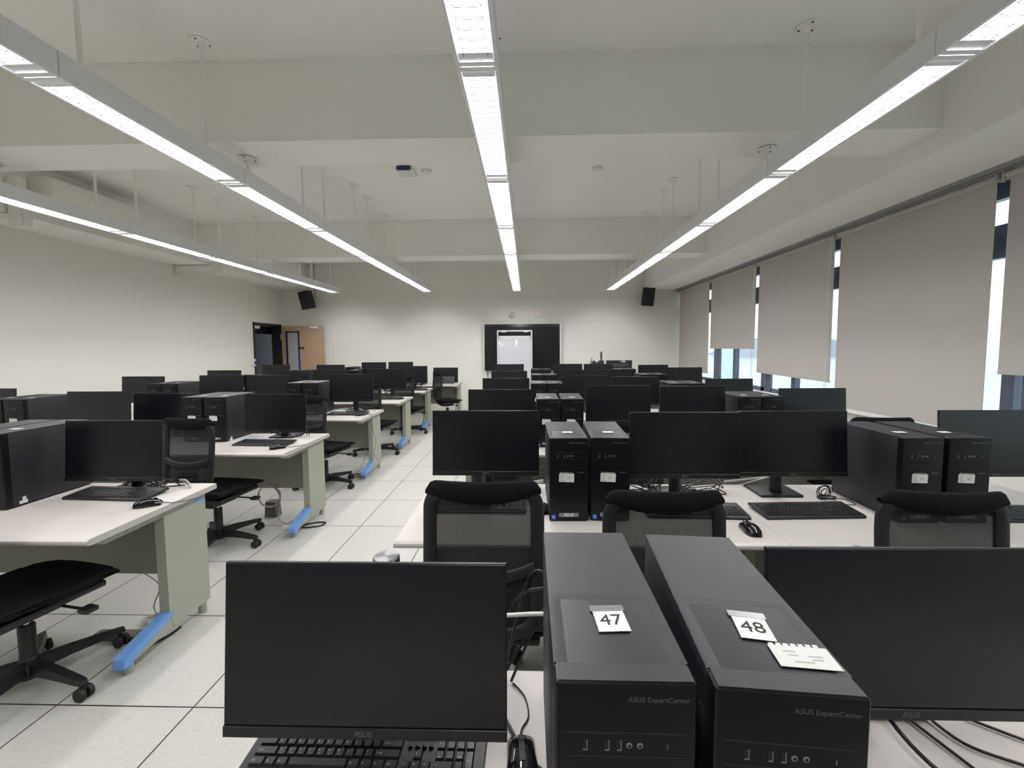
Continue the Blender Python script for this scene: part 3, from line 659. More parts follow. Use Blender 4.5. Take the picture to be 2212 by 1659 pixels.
# ------------------------------------------------------------------ keyboard
def make_keyboard(legends):
    t = thing('keyboard', 'keyboard', 'keyboard')
    W, D = .455, .160; tilt = Matrix.Rotation(math.radians(4.2), 4, 'X')
    bm = new(); prism(bm, [(0, .0), (0, .011), (.006, .0145), (D-.012, .0145), (D, .010), (D, 0)], 'x', -W/2, W/2, m=tilt); body = obj('body', bm, PLASTIC, t, smooth=False)
    bm = new()
    for s_ in (-.17, .17): box(bm, s_-.02, s_+.02, D-.03, D-.022, 0, .0118)
    obj('foot', bm, PLASTIC, t, smooth=False)
    u = .0188; x0 = -.2135; kb = new(); leg = new()
    def key(x, y, w_=1, h_=1, txt=None, sub=None, sz=.0052):
        cx, cyy = x0+(x+w_/2)*u, .013+(y+h_/2)*u
        a, b_ = w_*u/2-.0009, h_*u/2-.0009; a2, b2 = a-.0022, b_-.0022; z0, z1 = .0145, .0195
        vs = [kb.verts.new(p) for p in [(cx-a, cyy-b_, z0), (cx+a, cyy-b_, z0), (cx+a, cyy+b_, z0), (cx-a, cyy+b_, z0), (cx-a2, cyy-b2+.0006, z1), (cx+a2, cyy-b2+.0006, z1), (cx+a2, cyy+b2+.0006, z1), (cx-a2, cyy+b2+.0006, z1)]]
        for f in ((4, 5, 6, 7), (0, 1, 5, 4), (1, 2, 6, 5), (2, 3, 7, 6), (3, 0, 4, 7)): kb.faces.new([vs[i] for i in f])
        if legends and txt:
            put(leg, text_bm(txt, sz, 'LEFT', .00005), T(cx-a2+.0008, cyy+.0008 if sub else cyy-.0012, z1+.0001))
            if sub: put(leg, text_bm(sub, .0036, 'LEFT', .00005), T(cx-a2+.003, cyy-.0052, z1+.0001))
    Z = ['Z', 'X', 'C', 'V', 'B', 'N', 'M', '<', '>', '?']; zs = ['\u3108', '\u310c', '\u310f', '\u3112', '\u3116', '\u3119', '\u3129', ',', '.', '/']
    for i, (w_, s_) in enumerate(((1.5, 'Ctrl'), (1.15, '\u229e'), (1.25, 'Alt'))): key(sum((1.5, 1.15, 1.25)[:i]), 0, w_, 1, s_, None, .0038)
    key(3.9, 0, 6.0)
    xx = 9.9
    for w_, s_ in ((1.25, 'Alt'), (1.25, '\u229e'), (1.25, '\u25a4'), (1.35, 'Ctrl')): key(xx, 0, w_, 1, s_, None, .0038); xx += w_
    key(0, 1, 2.25, 1, '\u21e7 Shift', None, .0038)
    for i in range(10): key(2.25+i, 1, 1, 1, Z[i], zs[i])
    key(12.25, 1, 2.75, 1, '\u21e7 Shift', None, .0038)
    key(0, 2, 1.75, 1)
    for i, c in enumerate('ASDFGHJKL;\''): key(1.75+i, 2, 1, 1, c, None)
    key(12.75, 2, 2.25, 1, '\u21b5 Enter', None, .0038)
    key(0, 3, 1.5)
    for i in range(12): key(1.5+i, 3)
    key(13.5, 3, 1.5)
    for i in range(13): key(i, 4)
    key(13, 4, 2)
    key(0, 5.3, 1)
    for g in range(3):
        for i in range(4): key(2+g*4.5+i, 5.3)
    n0 = 15.25
    for i, s_ in enumerate(('\u2190', '\u2193', '\u2192')): key(n0+i, 0, 1, 1, s_, None, .006)
    key(n0+1, 1, 1, 1, '\u2191', None, .006)
    for i in range(3): key(n0+i, 3); key(n0+i, 4); key(n0+i, 5.3)
    p0 = 18.5
    key(p0, 0, 2, 1, '0', None, .0042); key(p0+2, 0, 1, 1, '.', None); key(p0+3, 0, 1, 2, 'Enter', None, .0034)
    for i, (a_, s_) in enumerate((('1', 'End'), ('2', '\u2193'), ('3', 'PgDn'))): key(p0+i, 1, 1, 1, a_, s_, .0042)
    for i, (a_, s_) in enumerate((('4', '\u2190'), ('5', '-'), ('6', '\u2192'))): key(p0+i, 2, 1, 1, a_, s_, .0042)
    for i in range(3): key(p0+i, 3); key(p0+i, 4)
    key(p0+3, 2, 1, 2); key(p0+3, 4)
    bmesh.ops.transform(kb, matrix=tilt, verts=kb.verts); obj('keys', kb, KEY, body, smooth=False)
    if legends:
        bmesh.ops.transform(leg, matrix=tilt, verts=leg.verts); obj('key_legends', leg, LEGEND, body, smooth=False)
    else: leg.free()
    bm = new()
    for i in range(4): sphere(bm, (x0+(n0+.5+i*.72)*u, .013+2.35*u, .0155), .0052, (1, 1, .7), 12)
    bmesh.ops.transform(bm, matrix=tilt, verts=bm.verts); obj('hot_keys', bm, GLOSS, body)
    if legends:
        bm = new(); put(bm, text_bm('Asus', .005), tilt @ T(-.2, D-.012, .0146)); obj('brand_print', bm, DIMLOGO, body, smooth=False)
    return t
GK = 'keyboards on the desks'
kA = make_keyboard(True); kA.location = (-.312, .701, ZD); kA.rotation_euler = (0, 0, math.radians(-.5)); tag(kA, 'black keyboard with white legends under the monitor beside tower 47', 'keyboard', GK)
kB = make_keyboard(False); KIDS[kB] = [(c, kids(c)) for c in kids(kB)]
kl = [(-.235, 1.935, 0, 'black keyboard seen through the mesh of the aisle-end chair back'), (.79, 1.885, -2, 'black keyboard half hidden behind the middle mesh chair, mouse beside it'),
      (1.32, 1.89, 2.5, 'black keyboard lying below the monitor between seam and tower pair'), (2.36, 1.86, 0, 'black keyboard at the window end with a bluish shine'),
      (-2.235, 2.085, -3, 'black keyboard on the big desk end beside the black tower, mouse by its corner'), (-2.18, 3.285, -3, 'black keyboard on the aisle-end desk, fourth door-side row from the front wall'),
      (-2.13, 4.80, 0, 'black keyboard on the aisle-end desk, third door-side row from the front wall'), (-2.16, 6.26, 0, 'black keyboard on the aisle-end desk, second door-side row from the front wall'),
      (-2.16, 7.56, 0, 'black keyboard on the aisle-end desk, first door-side row from the front wall')]
for i, (x, y, a, lab) in enumerate(kl):
    lab = lab.replace('fourth', 'fourth')
    if i == 0: kB.location = (x, y, ZD); kB.rotation_euler = (0, 0, math.radians(a)); tag(kB, lab, 'keyboard', GK)
    else: dup(kB, (x, y, ZD), math.radians(a), lab, GK)
o = dup(kB, (-1.80, 9.00, ZD+.002), 0, 'grey-looking keyboard propped upright against the low monitor before the front wall', GK); o.rotation_euler = (math.radians(68), 0, 0)

# ------------------------------------------------------------------ mouse
def make_mouse():
    t = thing('computer_mouse', 'mouse', 'mouse')
    bm = new(); rows = []; n = 14
    st_ = [(-.058, .010, .008), (-.054, .022, .020), (-.04, .029, .031), (-.018, .0315, .037), (.006, .029, .036), (.03, .0285, .030), (.048, .028, .021), (.056, .022, .012)]
    for y, hw, h in st_:
        rows.append([(hw*math.copysign(abs(math.cos(PI*k/n))**.75, math.cos(PI*k/n)), y, .001+h*math.sin(PI*k/n)**.7) for k in range(n+1)])
    grid(bm, rows)
    bmesh.ops.holes_fill(bm, edges=[e for e in bm.edges if e.is_boundary], sides=0)
    b_ = obj('shell', bm, GLOSS, t)
    bm = new(); grid(bm, [[((2*k-1)*.0055, y, h+.0017) for k in range(2)] for y, h in ((-.018, .037), (.006, .036), (.03, .030), (.048, .021))])
    obj('centre_strip', bm, PLASTIC2, b_)
    bm = new(); cyl(bm, (-.0035, .031, .027), (.0035, .031, .027), .010, seg=18); obj('scroll_wheel', bm, RUBBER, b_)
    bm = new(); tube(bm, spline([(0, .055, .010), (.004, .08, .004), (.02, .11, .003), (.015, .16, .003), (-.01, .2, .003)]), .0019, 8); obj('cord', bm, CABLEK, t)
    return t
m0 = make_mouse(); KIDS[m0] = [(c, kids(c)) for c in kids(m0)]
GM = 'mice on the desks'
ml = [(-.012, .735, 4, 'glossy black mouse beside the tower with card 47'), (.952, 1.76, -3, 'glossy black mouse on the open desktop by the seam, cord to the keyboard'),
      (.075, 1.98, 10, 'black mouse peeping out between the aisle-end chair and the tower pair'),
      (-1.925, 2.02, -60, 'glossy black mouse at the big desk end, cord looping back'), (-1.975, 3.205, -50, 'black mouse on the aisle-end desk, fourth door-side row from the front wall'),
      (-1.955, 4.80, -50, 'black mouse on the aisle-end desk, third door-side row from the front wall'), (-1.935, 6.30, -50, 'black mouse on the aisle-end desk, second door-side row from the front wall'),
      (-1.88, 7.62, -50, 'black mouse on the aisle-end desk, first door-side row from the front wall')]
for i, (x, y, a, lab) in enumerate(ml):
    if i == 0: m0.location = (x, y, ZD); m0.rotation_euler = (0, 0, math.radians(a)); tag(m0, lab, 'mouse', GM)
    else: dup(m0, (x, y, ZD), math.radians(a), lab, GM)

# ------------------------------------------------------------------ task chair (faces +Y)
def make_chair():
    t = thing('task_chair', 'chair', 'chair')
    yb = lambda z: -.235-.03*math.cos((z-.62)/.45*PI)*.6-.02*((z-.75)/.3)**2
    yp = lambda x, z: yb(z)+.035*(1-(x/.2)**2)*-1+.035                # gentle wrap round the sitter
    hw = lambda z: .190-.022*max(0, (.72-z)/.25)**2-.012*max(0, (z-.9)/.15)
    out = []
    zt, zb = 1.03, .50
    for s_ in (1, -1):
        zs = [zb+.05+(zt-.08-zb-.05)*k/9 for k in range(10)]
        if s_ < 0: zs = zs[::-1]
        out += [(s_*hw(z), yp(s_*hw(z), z), z) for z in zs]
        if s_ > 0: out += [(x, yp(x, zt-.03), zt-.032-(.012 if abs(x) > .15 else 0)) for x in (.16, .09, 0, -.09, -.16)]
        else: out += [(x, yp(x, zb), zb+(.012 if abs(x) > .13 else 0)) for x in (-.145, -.07, 0, .07, .145)]
    bm = new(); tube(bm, spline(out, 4, True), .024, 12, True, flat=.013, upv=(0, 1, 0))
    fr = obj('back_frame', bm, PLASTIC2, t)
    bm = new(); tube(bm, spline([(x, yp(x, .70)-.004, .70+.035*(x/.2)**2) for x in (-.18, -.13, -.065, 0, .065, .13, .18)], 3), .021, 10, flat=.011, upv=(0, 1, 0)); obj('crossbar', bm, PLASTIC2, fr)
    bm = new()
    rows = []
    for k in range(13):
        z = .52+(1.015-.52)*k/12; rows.append([(x*hw(z)*.96, yp(x*hw(z), z)+.006, z) for x in (-1, -.66, -.33, 0, .33, .66, 1)])
    grid(bm, rows); obj('back_mesh', bm, MESHF, t)
    bm = new()                                                      # padded roll along the top, deeper in the middle
    rows = []
    for j in range(13):
        a = -PI/2+PI*2*j/12; row = []
        for i in range(25):
            x = -.203+.406*i/24; ax = abs(x)
            ztp = zt+.005-.045*(1-math.sqrt(max(0, 1-(max(0, ax-.157)/.047)**2))); zbt = zt-.047-.028*(1-(x/.203)**2)
            row.append((x, yp(x, zt)-.002+(.017-.006*max(0, (ax-.15)/.053))*math.cos(a), (ztp+zbt)/2+(ztp-zbt)/2*math.copysign(abs(math.sin(a))**.8, math.sin(a))))
        rows.append(row)
    grid(bm, rows); obj('top_pad', bm, FABRIC, t)
    bm = new()                                                      # lumbar plate in the lower opening
    box(bm, -.10, .10, yb(.6)+.01, yb(.6)+.022, .545, .655, .006)
    for k in range(3): box(bm, -.085, .085, yb(.6)-.0, yb(.6)+.012, .565+k*.03, .575+k*.03, .003)
    obj('lumbar_plate', bm, PLASTIC, t)
    bm = new(); n = 10; rows = []                                    # seat cushion
    for j in range(n+1):
        v = -1+2*j/n; row = []
        for i in range(n+1):
            u_ = -1+2*i/n; k = (1-.10*(v < -.5)*(abs(v)-.5))
            x = .245*u_*k*math.sqrt(1-.10*v*v); y = .02+.235*v*math.sqrt(1-.08*u_*u_)
            z = .475-.012*(1-u_*u_)*(1-v*v)-.030*max(0, v-.55)**1.5*3-.014*max(0, abs(u_)-.8)*5*.5
            row.append((x, y, z))
        rows.append(row)
    grid(bm, rows); top_f = list(bm.faces)
    r = bmesh.ops.extrude_face_region(bm, geom=top_f); vs = [g for g in r['geom'] if isinstance(g, bmesh.types.BMVert)]
    for v in vs: v.co.z = .415+.02*(abs(v.co.x)/.25)**2+.012*((v.co.y-.02)/.24)**2; v.co.x *= .90; v.co.y = .02+(v.co.y-.02)*.90
    bmesh.ops.bevel(bm, geom=[e for e in bm.edges if e.calc_face_angle(0) > .6], offset=.012, segments=2, affect='EDGES')
    obj('seat', bm, FABRIC, t)
    bm = new(); box(bm, -.20, .20, -.17, .19, .395, .425, .012); obj('seat_shell', bm, PLASTIC, t)
    bm = new(); box(bm, -.085, .085, -.13, .10, .335, .40, .012)
    tube(bm, spline([(0, -.10, .37), (0, -.20, .39), (0, -.235, .46), (0, -.232, .54)], 4), .03, 8, flat=.016); mc = obj('mechanism', bm, PLASTIC, t)
    bm = new(); tube(bm, spline([(.08, .05, .37), (.20, .06, .365), (.25, .07, .36)], 3), .006, 8); box(bm, .24, .30, .045, .095, .35, .372, .008); obj('lever', bm, PLASTIC, mc)
    bm = new(); cyl(bm, (0, 0, .28), (0, 0, .345), .014, seg=16); obj('gas_piston', bm, CHROME, t)
    bm = new(); lathe(bm, [(.034, .085), (.034, .14), (.029, .145), (.029, .29), (.026, .295)], 22); obj('column', bm, PLASTIC, t)
    bm = new(); lathe(bm, [(.042, .055), (.046, .075), (.046, .11), (.038, .125)], 22); hub = obj('base_hub', bm, PLASTIC, t)
    for k in range(5):
        a = 2*PI*k/5+.02; R_ = Matrix.Rotation(a, 4, 'Z')
        bm = new(); rows = []
        for s_, hw_, zt_, zb_ in ((.03, .026, .125, .075), (.12, .023, .118, .078), (.22, .020, .104, .074), (.30, .0175, .092, .068), (.325, .014, .088, .066)):
            rows.append([(s_, -hw_, zb_), (s_, -hw_*.8, zt_), (s_, hw_*.8, zt_), (s_, hw_, zb_), (s_, -hw_, zb_)])
        grid(bm, rows); bmesh.ops.remove_doubles(bm, verts=bm.verts, dist=1e-5); bmesh.ops.holes_fill(bm, edges=[e for e in bm.edges if e.is_boundary], sides=0)
        bmesh.ops.transform(bm, matrix=R_, verts=bm.verts); l = obj('base_leg', bm, PLASTIC, t)
        ca = a*3.1+k
        m_ = R_ @ T(.305, 0, 0) @ Matrix.Rotation(ca, 4, 'Z')
        bm = new()
        for s_ in (-.016, .016):
            lathe_b = new(); lathe(lathe_b, [(.012, -.009), (.026, -.009), (.028, -.006), (.028, .006), (.026, .009), (.012, .009)], 20)
            put(bm, lathe_b, m_ @ T(.012, s_, .0285) @ Matrix.Rotation(PI/2, 4, 'X'))
        hb = new(); box(hb, -.006, .022, -.006, .006, .02, .062, .003); put(bm, hb, m_); cb = new(); cyl(cb, (0, 0, .055), (0, 0, .075), .009, seg=10); put(bm, cb, m_)
        obj('caster', bm, RUBBER, l)
    return t
ch0 = make_chair(); KIDS[ch0] = [(c, kids(c)) for c in kids(ch0)]
GC = 'black mesh task chairs'
cl = [(-.155, 1.635, .03, 0, 'black mesh chair tucked under the aisle-end desk beside the tower pair'), (.475, 1.63, 0, 0, 'black mesh chair standing behind the towers with cards 47 and 48'),
      (1.425, 1.63, 0, -3, 'black mesh chair behind the monitor beside tower 48, window-side'),
      (-.17, 3.0, .03, 0, 'black mesh chair hidden behind the aisle-end monitor, only its top shows'), (.69, 3.0, 0, 6, 'black mesh chair peeping out beside the tower pair, between monitors'),
      (2.43, 3.08, 0, -4, 'black mesh chair beside the window blinds, only its top showing above towers'),
      (-2.255, 1.74, 0, -12, 'black mesh chair at the big door-side desk end, cut by the picture edge'), (-2.40, 3.10, 0, -8, 'black mesh chair between the two biggest door-side desk ends, back frame in view'),
      (-2.22, 4.46, 0, -14, 'black mesh chair at the aisle end of the third door-side row'), (-2.16, 5.86, 0, -10, 'black mesh chair at the aisle end of the second door-side row'),
      (-2.10, 7.30, 0, -10, 'black mesh chair at the aisle end of the first door-side row'), (-1.62, 8.40, 0, -52, 'black mesh chair turned sideways before the front wall desk')]
for i, (x, y, dz, a, lab) in enumerate(cl):
    if i == 0: r = ch0; ch0.location = (x, y, 0); ch0.rotation_euler = (0, 0, math.radians(a)); tag(ch0, lab, 'chair', GC)
    else: r = dup(ch0, (x, y, 0), math.radians(a), lab, GC)
    for c in kids(r):
        c.location.z = 0 if c.name.split('.')[0] in ('base_leg', 'base_hub', 'column') else dz

# ------------------------------------------------------------------ front of the room
t = thing('wall_display', 'big black interactive screen with white side rails on the front wall', 'screen', (-.11, 10.0, 0))
bm = new(); box(bm, -.90, .90, -.02, .06, .955, 2.06, .008); obj('body', bm, BEZEL, t)
bm = new(); box(bm, -.875, .875, -.023, -.01, 1.015, 1.995); obj('display', bm, SCREEN, t)
for s_ in (-1, 1):
    bm = new(); box(bm, s_*.914-.016, s_*.914+.016, -.03, .06, .99, 2.06, .004); obj('side_rail', bm, WHITE, t)
bm = new(); box(bm, -.5, .5, .06, .10, 1.2, 1.8); obj('wall_mount', bm, PLASTIC, t)
bm = new(); tube(bm, spline([(-.95, 10.07, .96), (-.94, 10.07, .75), (-.90, 10.07, .4), (-.91, 10.07, .02)]), .006); tag(obj('power_cable', bm, CABLEK), 'thin black cable hanging below the big wall screen', 'cable')
t = thing('mobile_whiteboard', 'white framed mobile board standing in front of the wall screen', 'whiteboard', (-.275, 9.62, 0))
for s_ in (-1, 1):
    bm = new(); cyl(bm, (s_*.39, 0, .08), (s_*.39, 0, 1.90), .018, seg=14); obj('post', bm, WHITE, t)
    bm = new(); box(bm, s_*.39-.02, s_*.39+.02, -.27, .27, .06, .095, .006); f_ = obj('foot', bm, WHITE, t)
    for y in (-.24, .24):
        bm = new(); cyl(bm, (s_*.39-.012, y, .03), (s_*.39+.012, y, .03), .03, seg=16); obj('caster', bm, RUBBER, f_)
bm = new(); cyl(bm, (-.39, 0, 1.885), (.39, 0, 1.885), .018, seg=14); rl = obj('top_rail', bm, WHITE, t)
bm = new()
for x in (-.26, .26): box(bm, x-.055, x+.055, -.02, .02, 1.855, 1.875, .003)
obj('clip', bm, WHITE, rl)
bm = new(); cyl(bm, (-.36, -.012, 1.755), (.36, -.012, 1.755), .017, seg=14); box(bm, -.36, .36, -.02, .01, 1.69, 1.74, .004); obj('paper_clamp', bm, ALU, t)
WB = mat('glossy_whiteboard', (.70, .70, .76), .06, linear=True)
bm = new(); box(bm, -.37, .37, -.012, .012, .72, 1.70, .003); obj('board', bm, WB, t)
def disc(name, x, z, r, label, cat, led=False):
    t = thing(name, label, cat, (x, YF, z))
    bm = new(); lathe(bm, [(r, 0), (r, .022), (r*.92, .034), (r*.62, .036), (r*.6, .030), (0.006, .030)], 28); bmesh.ops.transform(bm, matrix=XZ, verts=bm.verts); obj('body', bm, STICK if not led else WALL, t)
    if led:
        bm = new(); sphere(bm, (0, -.034, r*.62), .018, (1, .6, .7)); obj('indicator', bm, RED, t)
    else:
        bm = new(); sphere(bm, (0, -.033, 0), .010); obj('boss', bm, WHITE, t)
disc('alarm_sounder', -.343, 2.285, .075, 'round pale alarm sounder with ringed face above the wall screen', 'alarm')
disc('alarm_beacon', .274, 2.29, .066, 'round pale alarm button with a glowing red lamp above the wall screen', 'alarm', True)
def wall_speaker(x, label, rz, tilt, cable):
    t = thing('wall_speaker', label, 'speaker', (x, 9.86, 2.66), rz, 'black loudspeakers on the front wall')
    t.rotation_euler = (0, math.radians(-9 if x < 0 else 4), rz)
    bm = new(); prism(bm, [(-.14, -.10), (-.11, -.125), (.11, -.125), (.14, -.10), (.085, .11), (-.085, .11)], 'z', -.205, .205, m=Matrix.Rotation(tilt, 4, 'X')); b_ = obj('cabinet', bm, SPK, t, smooth=False)
    bm = new(); sphere(bm, (0, -.131, -.12), .006); bmesh.ops.transform(bm, matrix=Matrix.Rotation(tilt, 4, 'X'), verts=bm.verts); obj('badge', bm, LOGO, b_)
    bm = new(); box(bm, -.03, .03, .08, .235, -.03, .03, .006); bmesh.ops.transform(bm, matrix=Matrix.Rotation(-rz, 4, 'Z'), verts=bm.verts); obj('bracket', bm, PLASTIC, t)
    bm = new(); tube(bm, [(x+cable, YF-.012, 2.72), (x+cable, YF-.012, ZC)], .006, 8); tag(obj('speaker_conduit', bm, GREYINK), 'thin dark conduit running down to the ' + ('doorway-side' if x < 0 else 'blind-side') + ' loudspeaker', 'conduit')
wall_speaker(-5.19, 'black loudspeaker high on the wall above the oak door leaf', math.radians(-14), math.radians(8), .06)
wall_speaker(2.80, 'black loudspeaker high on the wall beside the window blinds', math.radians(4), math.radians(6), .04)
# teacher's desk and its things
td = dup(desk0, (1.0, 8.50, 0), 0, "white teacher's desk half hidden before the front wall beside the blinds", None); td['group'] = 'window-side computer desks'
t = dup(mon0, (1.93, 8.78, ZD), PI, 'dark monitor seen from behind with white label, on the desk before the front wall', GR); tilt_shell(r_made[t]['shell'], 1.228-ZD-.477)
bm = new(); asus_mark(bm, .10, .026, T(-.02, .0102, .44) @ Matrix.Rotation(PI, 4, 'Z') @ XZ); obj('rear_logo', bm, WHITE, r_made[t]['shell'], smooth=False)
bm = new(); box(bm, -.13, -.07, .0095, .0105, .435, .468); obj('rear_label', bm, PAPER, r_made[t]['shell'], smooth=False)
t = thing('microphone', 'silver-headed handheld microphone upright in a black holder', 'microphone', (1.53, 8.62, ZD))
bm = new(); box(bm, -.05, .05, -.05, .05, 0, .50, .008); obj('holder', bm, PLASTIC, t)
bm = new(); cyl(bm, (0, 0, .50), (0, 0, .62), .014, .018, 16); obj('handle', bm, PLASTIC2, t)
bm = new(); lathe(bm, [(.018, .615), (.025, .63), (.027, .655), (.024, .675), (.01, .684)], 20); obj('grille_head', bm, BRUSH, t)
t = thing('desk_phone', 'black desk phone with stub aerial beside the microphone', 'phone', (1.36, 8.62, ZD))
bm = new(); box(bm, -.03, .07, -.05, .05, 0, .45, .01); sphere(bm, (.02, 0, .46), .04); sphere(bm, (.09, 0, .44), .032); obj('body', bm, PLASTIC, t)
bm = new(); cyl(bm, (-.05, 0, .42), (-.02, 0, .55), .008, .006, 10); box(bm, -.07, -.02, -.03, .03, 0, .43, .006); obj('aerial', bm, PLASTIC, t)
# ceiling devices
t = thing('ceiling_access_point', 'white boxed unit with dark front on the ceiling behind the beam', 'access point', (-1.36, 4.86, ZC))
bm = new(); box(bm, -.10, .10, -.10, .12, -.035, 0, .012); obj('body', bm, WHITE, t)
bm = new(); box(bm, -.075, .075, -.128, -.098, -.045, .0, .006); obj('front', bm, NAVY, t)
for x, lab in ((-1.13, 'flat white ceiling detector beside the boxed unit'), (.806, 'flat white ceiling detector on the window side of the middle lights')):
    t = thing('ceiling_detector', lab, 'detector', (x, 4.87, ZC), 0, 'round ceiling detectors')
    bm = new(); lathe(bm, [(.02, -.032), (.05, -.028), (.058, -.012), (.058, 0)], 24); obj('body', bm, WHITE, t)
# air conditioners on the side beam with their pipe trunking
for y0, y1, lab in ((4.45, 5.62, 'off-white wall air conditioner high on the side beam between the ceiling beams'), (8.2, 9.4, 'off-white air conditioner on the side beam close to the front wall')):
    t = thing('air_conditioner', lab, 'air conditioner', (-5.335, y0, 3.10), 0, 'air conditioners on the door-side beam')
    bm = new(); prism(bm, [(0, 0), (.16, .0), (.235, .03), (.265, .10), (.265, .24), (.25, .275), (0, .285)], 'y', 0, y1-y0); bmesh.ops.bevel(bm, geom=[e for e in bm.edges], offset=.008, segments=2, affect='EDGES'); obj('body', bm, WALL, t)
    bm = new(); box(bm, .05, .20, .08, y1-y0-.08, -.004, .002); obj('air_outlet', bm, MODEST, t)
    tr_ = thing('pipe_trunking', 'cream pipe trunking under the side beam below the ' + ('air conditioner between the beams' if y0 < 6 else 'air conditioner close to the front wall'), 'trunking', (0, y0-.16 if y0 < 6 else 7.05, 0), 0, 'pipe trunking under the side beam')
    bm = new(); box(bm, XL, -5.24, -.04, .04, 2.865, 2.935, .01); obj('run', bm, WALL, tr_)
    bm = new(); prism(bm, [(-5.33, 2.80), (-5.16, 2.80), (-5.16, 3.02), (-5.33, 3.02)], 'y', -.05, .05); bmesh.ops.bevel(bm, geom=[e for e in bm.edges], offset=.015, segments=2, affect='EDGES'); obj('elbow', bm, WALL, tr_)
    bm = new(); box(bm, -5.33, -5.20, -.045, .045, 3.0, 3.30 if y0 < 6 else 3.2, .012); obj('riser', bm, WALL, tr_)
    bm = new(); box(bm, XL, XL+.10, -.05, .05, 2.78, 2.93, .015); obj('wall_boot', bm, WALL, tr_)

# ------------------------------------------------------------------ cables and small things
def cable(name, pts, r, m, label, n=6):
    bm = new(); tube(bm, spline(pts, n), r, 8); return tag(obj(name, bm, m), label, 'cable')
def coil(c, R_, turns, r, axis='z', jit=.15, n=14):
    p = []; rnd = random.Random(int(c[0]*100+c[1]*10))
    for k in range(int(turns*n)+1):
        a = 2*PI*k/n; rr = R_*(1+jit*math.sin(a*.37+c[0])+rnd.uniform(-.05, .05))
        if axis == 'z': p.append((c[0]+rr*math.cos(a), c[1]+rr*.7*math.sin(a), c[2]+.002+.0025*(k/n)))
        else: p.append((c[0]+rr*math.cos(a), c[1]+.004*k/n, c[2]+rr*math.sin(a)))
    return p
z0 = .006
bm = new(); tube(bm, coil((-2.06, 2.20, z0), .085, 3, .004), .0035, 6); tube(bm, spline([(-2.15, 2.2, .28), (-2.07, 2.21, .20), (-2.10, 2.2, .08), (-2.06, 2.2, .012)]), .0035, 6)
tag(obj('network_cable', bm, CABLEG), 'loose grey cable coil on the floor behind the big blue desk foot', 'cable')
cable('power_cable', [(-1.955, 2.19, .30), (-1.97, 2.17, .18), (-2.0, 2.1, .05), (-2.04, 2.04, .01), (-1.97, 1.98, .008), (-1.91, 2.06, .008), (-1.90, 2.14, .008)], .006, CABLEK, 'black power cable beside the big blue desk foot')
t = thing('floor_power_strip', 'flat grey socket strip on the floor behind the blue foot of the biggest desk', 'socket', (-2.16, 2.06, 0), 0)
bm = new(); box(bm, -.13, .13, -.03, .03, 0, .028, .005); obj('body', bm, mat('dark_grey_plastic', (.12, .11, .11), .5, linear=True), t)
bm = new(); tube(bm, coil((-2.30, 3.575, .21), .10, 3, .004, 'y', .03), .004, 6); tube(bm, spline([(-2.28, 3.60, .30), (-2.21, 3.60, .24), (-2.20, 3.57, .12), (-2.16, 3.5, .02), (-2.03, 3.48, .008), (-1.98, 3.53, .008)]), .0035, 6)
tag(obj('network_cable', bm, CABLEP), 'pinkish grey cable coil hanging below the desk panel beside a chair', 'cable')
bm = new(); tube(bm, coil((-2.0, 3.50, z0), .07, 2.5, .004), .0035, 6); tube(bm, spline([(-1.95, 3.5, .01), (-1.93, 3.55, .05), (-1.98, 3.6, .03)]), .0035, 6)
tag(obj('network_cable', bm, CABLEG), 'loose grey cable loops on the floor by the second blue desk foot', 'cable')
cable('power_cable', [(-1.93, 3.56, .24), (-1.95, 3.50, .10), (-1.97, 3.44, .03), (-1.9, 3.40, .008), (-1.78, 3.43, .008), (-1.76, 3.50, .008), (-1.84, 3.50, .008), (-1.93, 3.44, .008)], .006, CABLEK, 'black cable loop lying across the second blue desk foot')
t = thing('power_adapter', 'small white adapter block lying by the second blue desk foot', 'adapter', (-2.01, 3.40, 0), .15)
bm = new(); box(bm, -.07, .07, -.022, .022, 0, .025, .005); obj('body', bm, WHITE, t)
t = thing('floor_socket_box', 'grey socket box standing on the floor under the second door-side desk end', 'socket', (-2.32, 3.66, 0))
bm = new(); prism(bm, [(-.055, 0), (.055, 0), (.045, .14), (-.045, .14)], 'y', -.04, .04); obj('body', bm, mat('mid_grey_plastic', (.10, .10, .105), .5, linear=True), t)
cable('power_cable', [(-1.99, 5.02, .28), (-2.0, 4.99, .15), (-2.05, 4.93, .04), (-2.1, 4.88, .01), (-1.97, 4.86, .008), (-1.95, 5.0, .008)], .004, CABLEG, 'grey cable on the floor by the third blue desk foot')
bm = new(); tube(bm, coil((-2.02, 4.83, z0), .07, 2, .004), .004, 6); tag(obj('power_cable', bm, CABLEK), 'dark cable loops by the third blue desk foot', 'cable')
cable('mouse_cord', [(-1.90, 4.82, .742), (-1.84, 4.84, .735), (-1.825, 4.84, .55), (-1.825, 4.93, .40), (-1.826, 4.86, .25), (-1.824, 5.0, .15)], .002, CABLEK, 'thin dark cord dangling over the side of the third door-side desk')
bm = new(); p = [(-1.97+.012*math.cos(k*1.1), 6.45+.012*math.sin(k*1.1), .66-.55*k/70) for k in range(71)]; tube(bm, p, .006, 6); tube(bm, spline([p[-1], (-1.98, 6.4, .06), (-2.02, 6.32, .01), (-1.98, 6.28, .01)]), .006, 6)
tag(obj('cable_sleeve', bm, CABLEK), 'black spiral cable sleeve hanging beside the fourth blue desk foot', 'cable')
cable('power_cable', [(-1.96, 7.86, .66), (-1.95, 7.86, .4), (-1.97, 7.84, .15), (-2.02, 7.8, .01), (-1.98, 7.7, .01)], .007, CABLEK, 'black cable hanging beside the leg of the first door-side row')
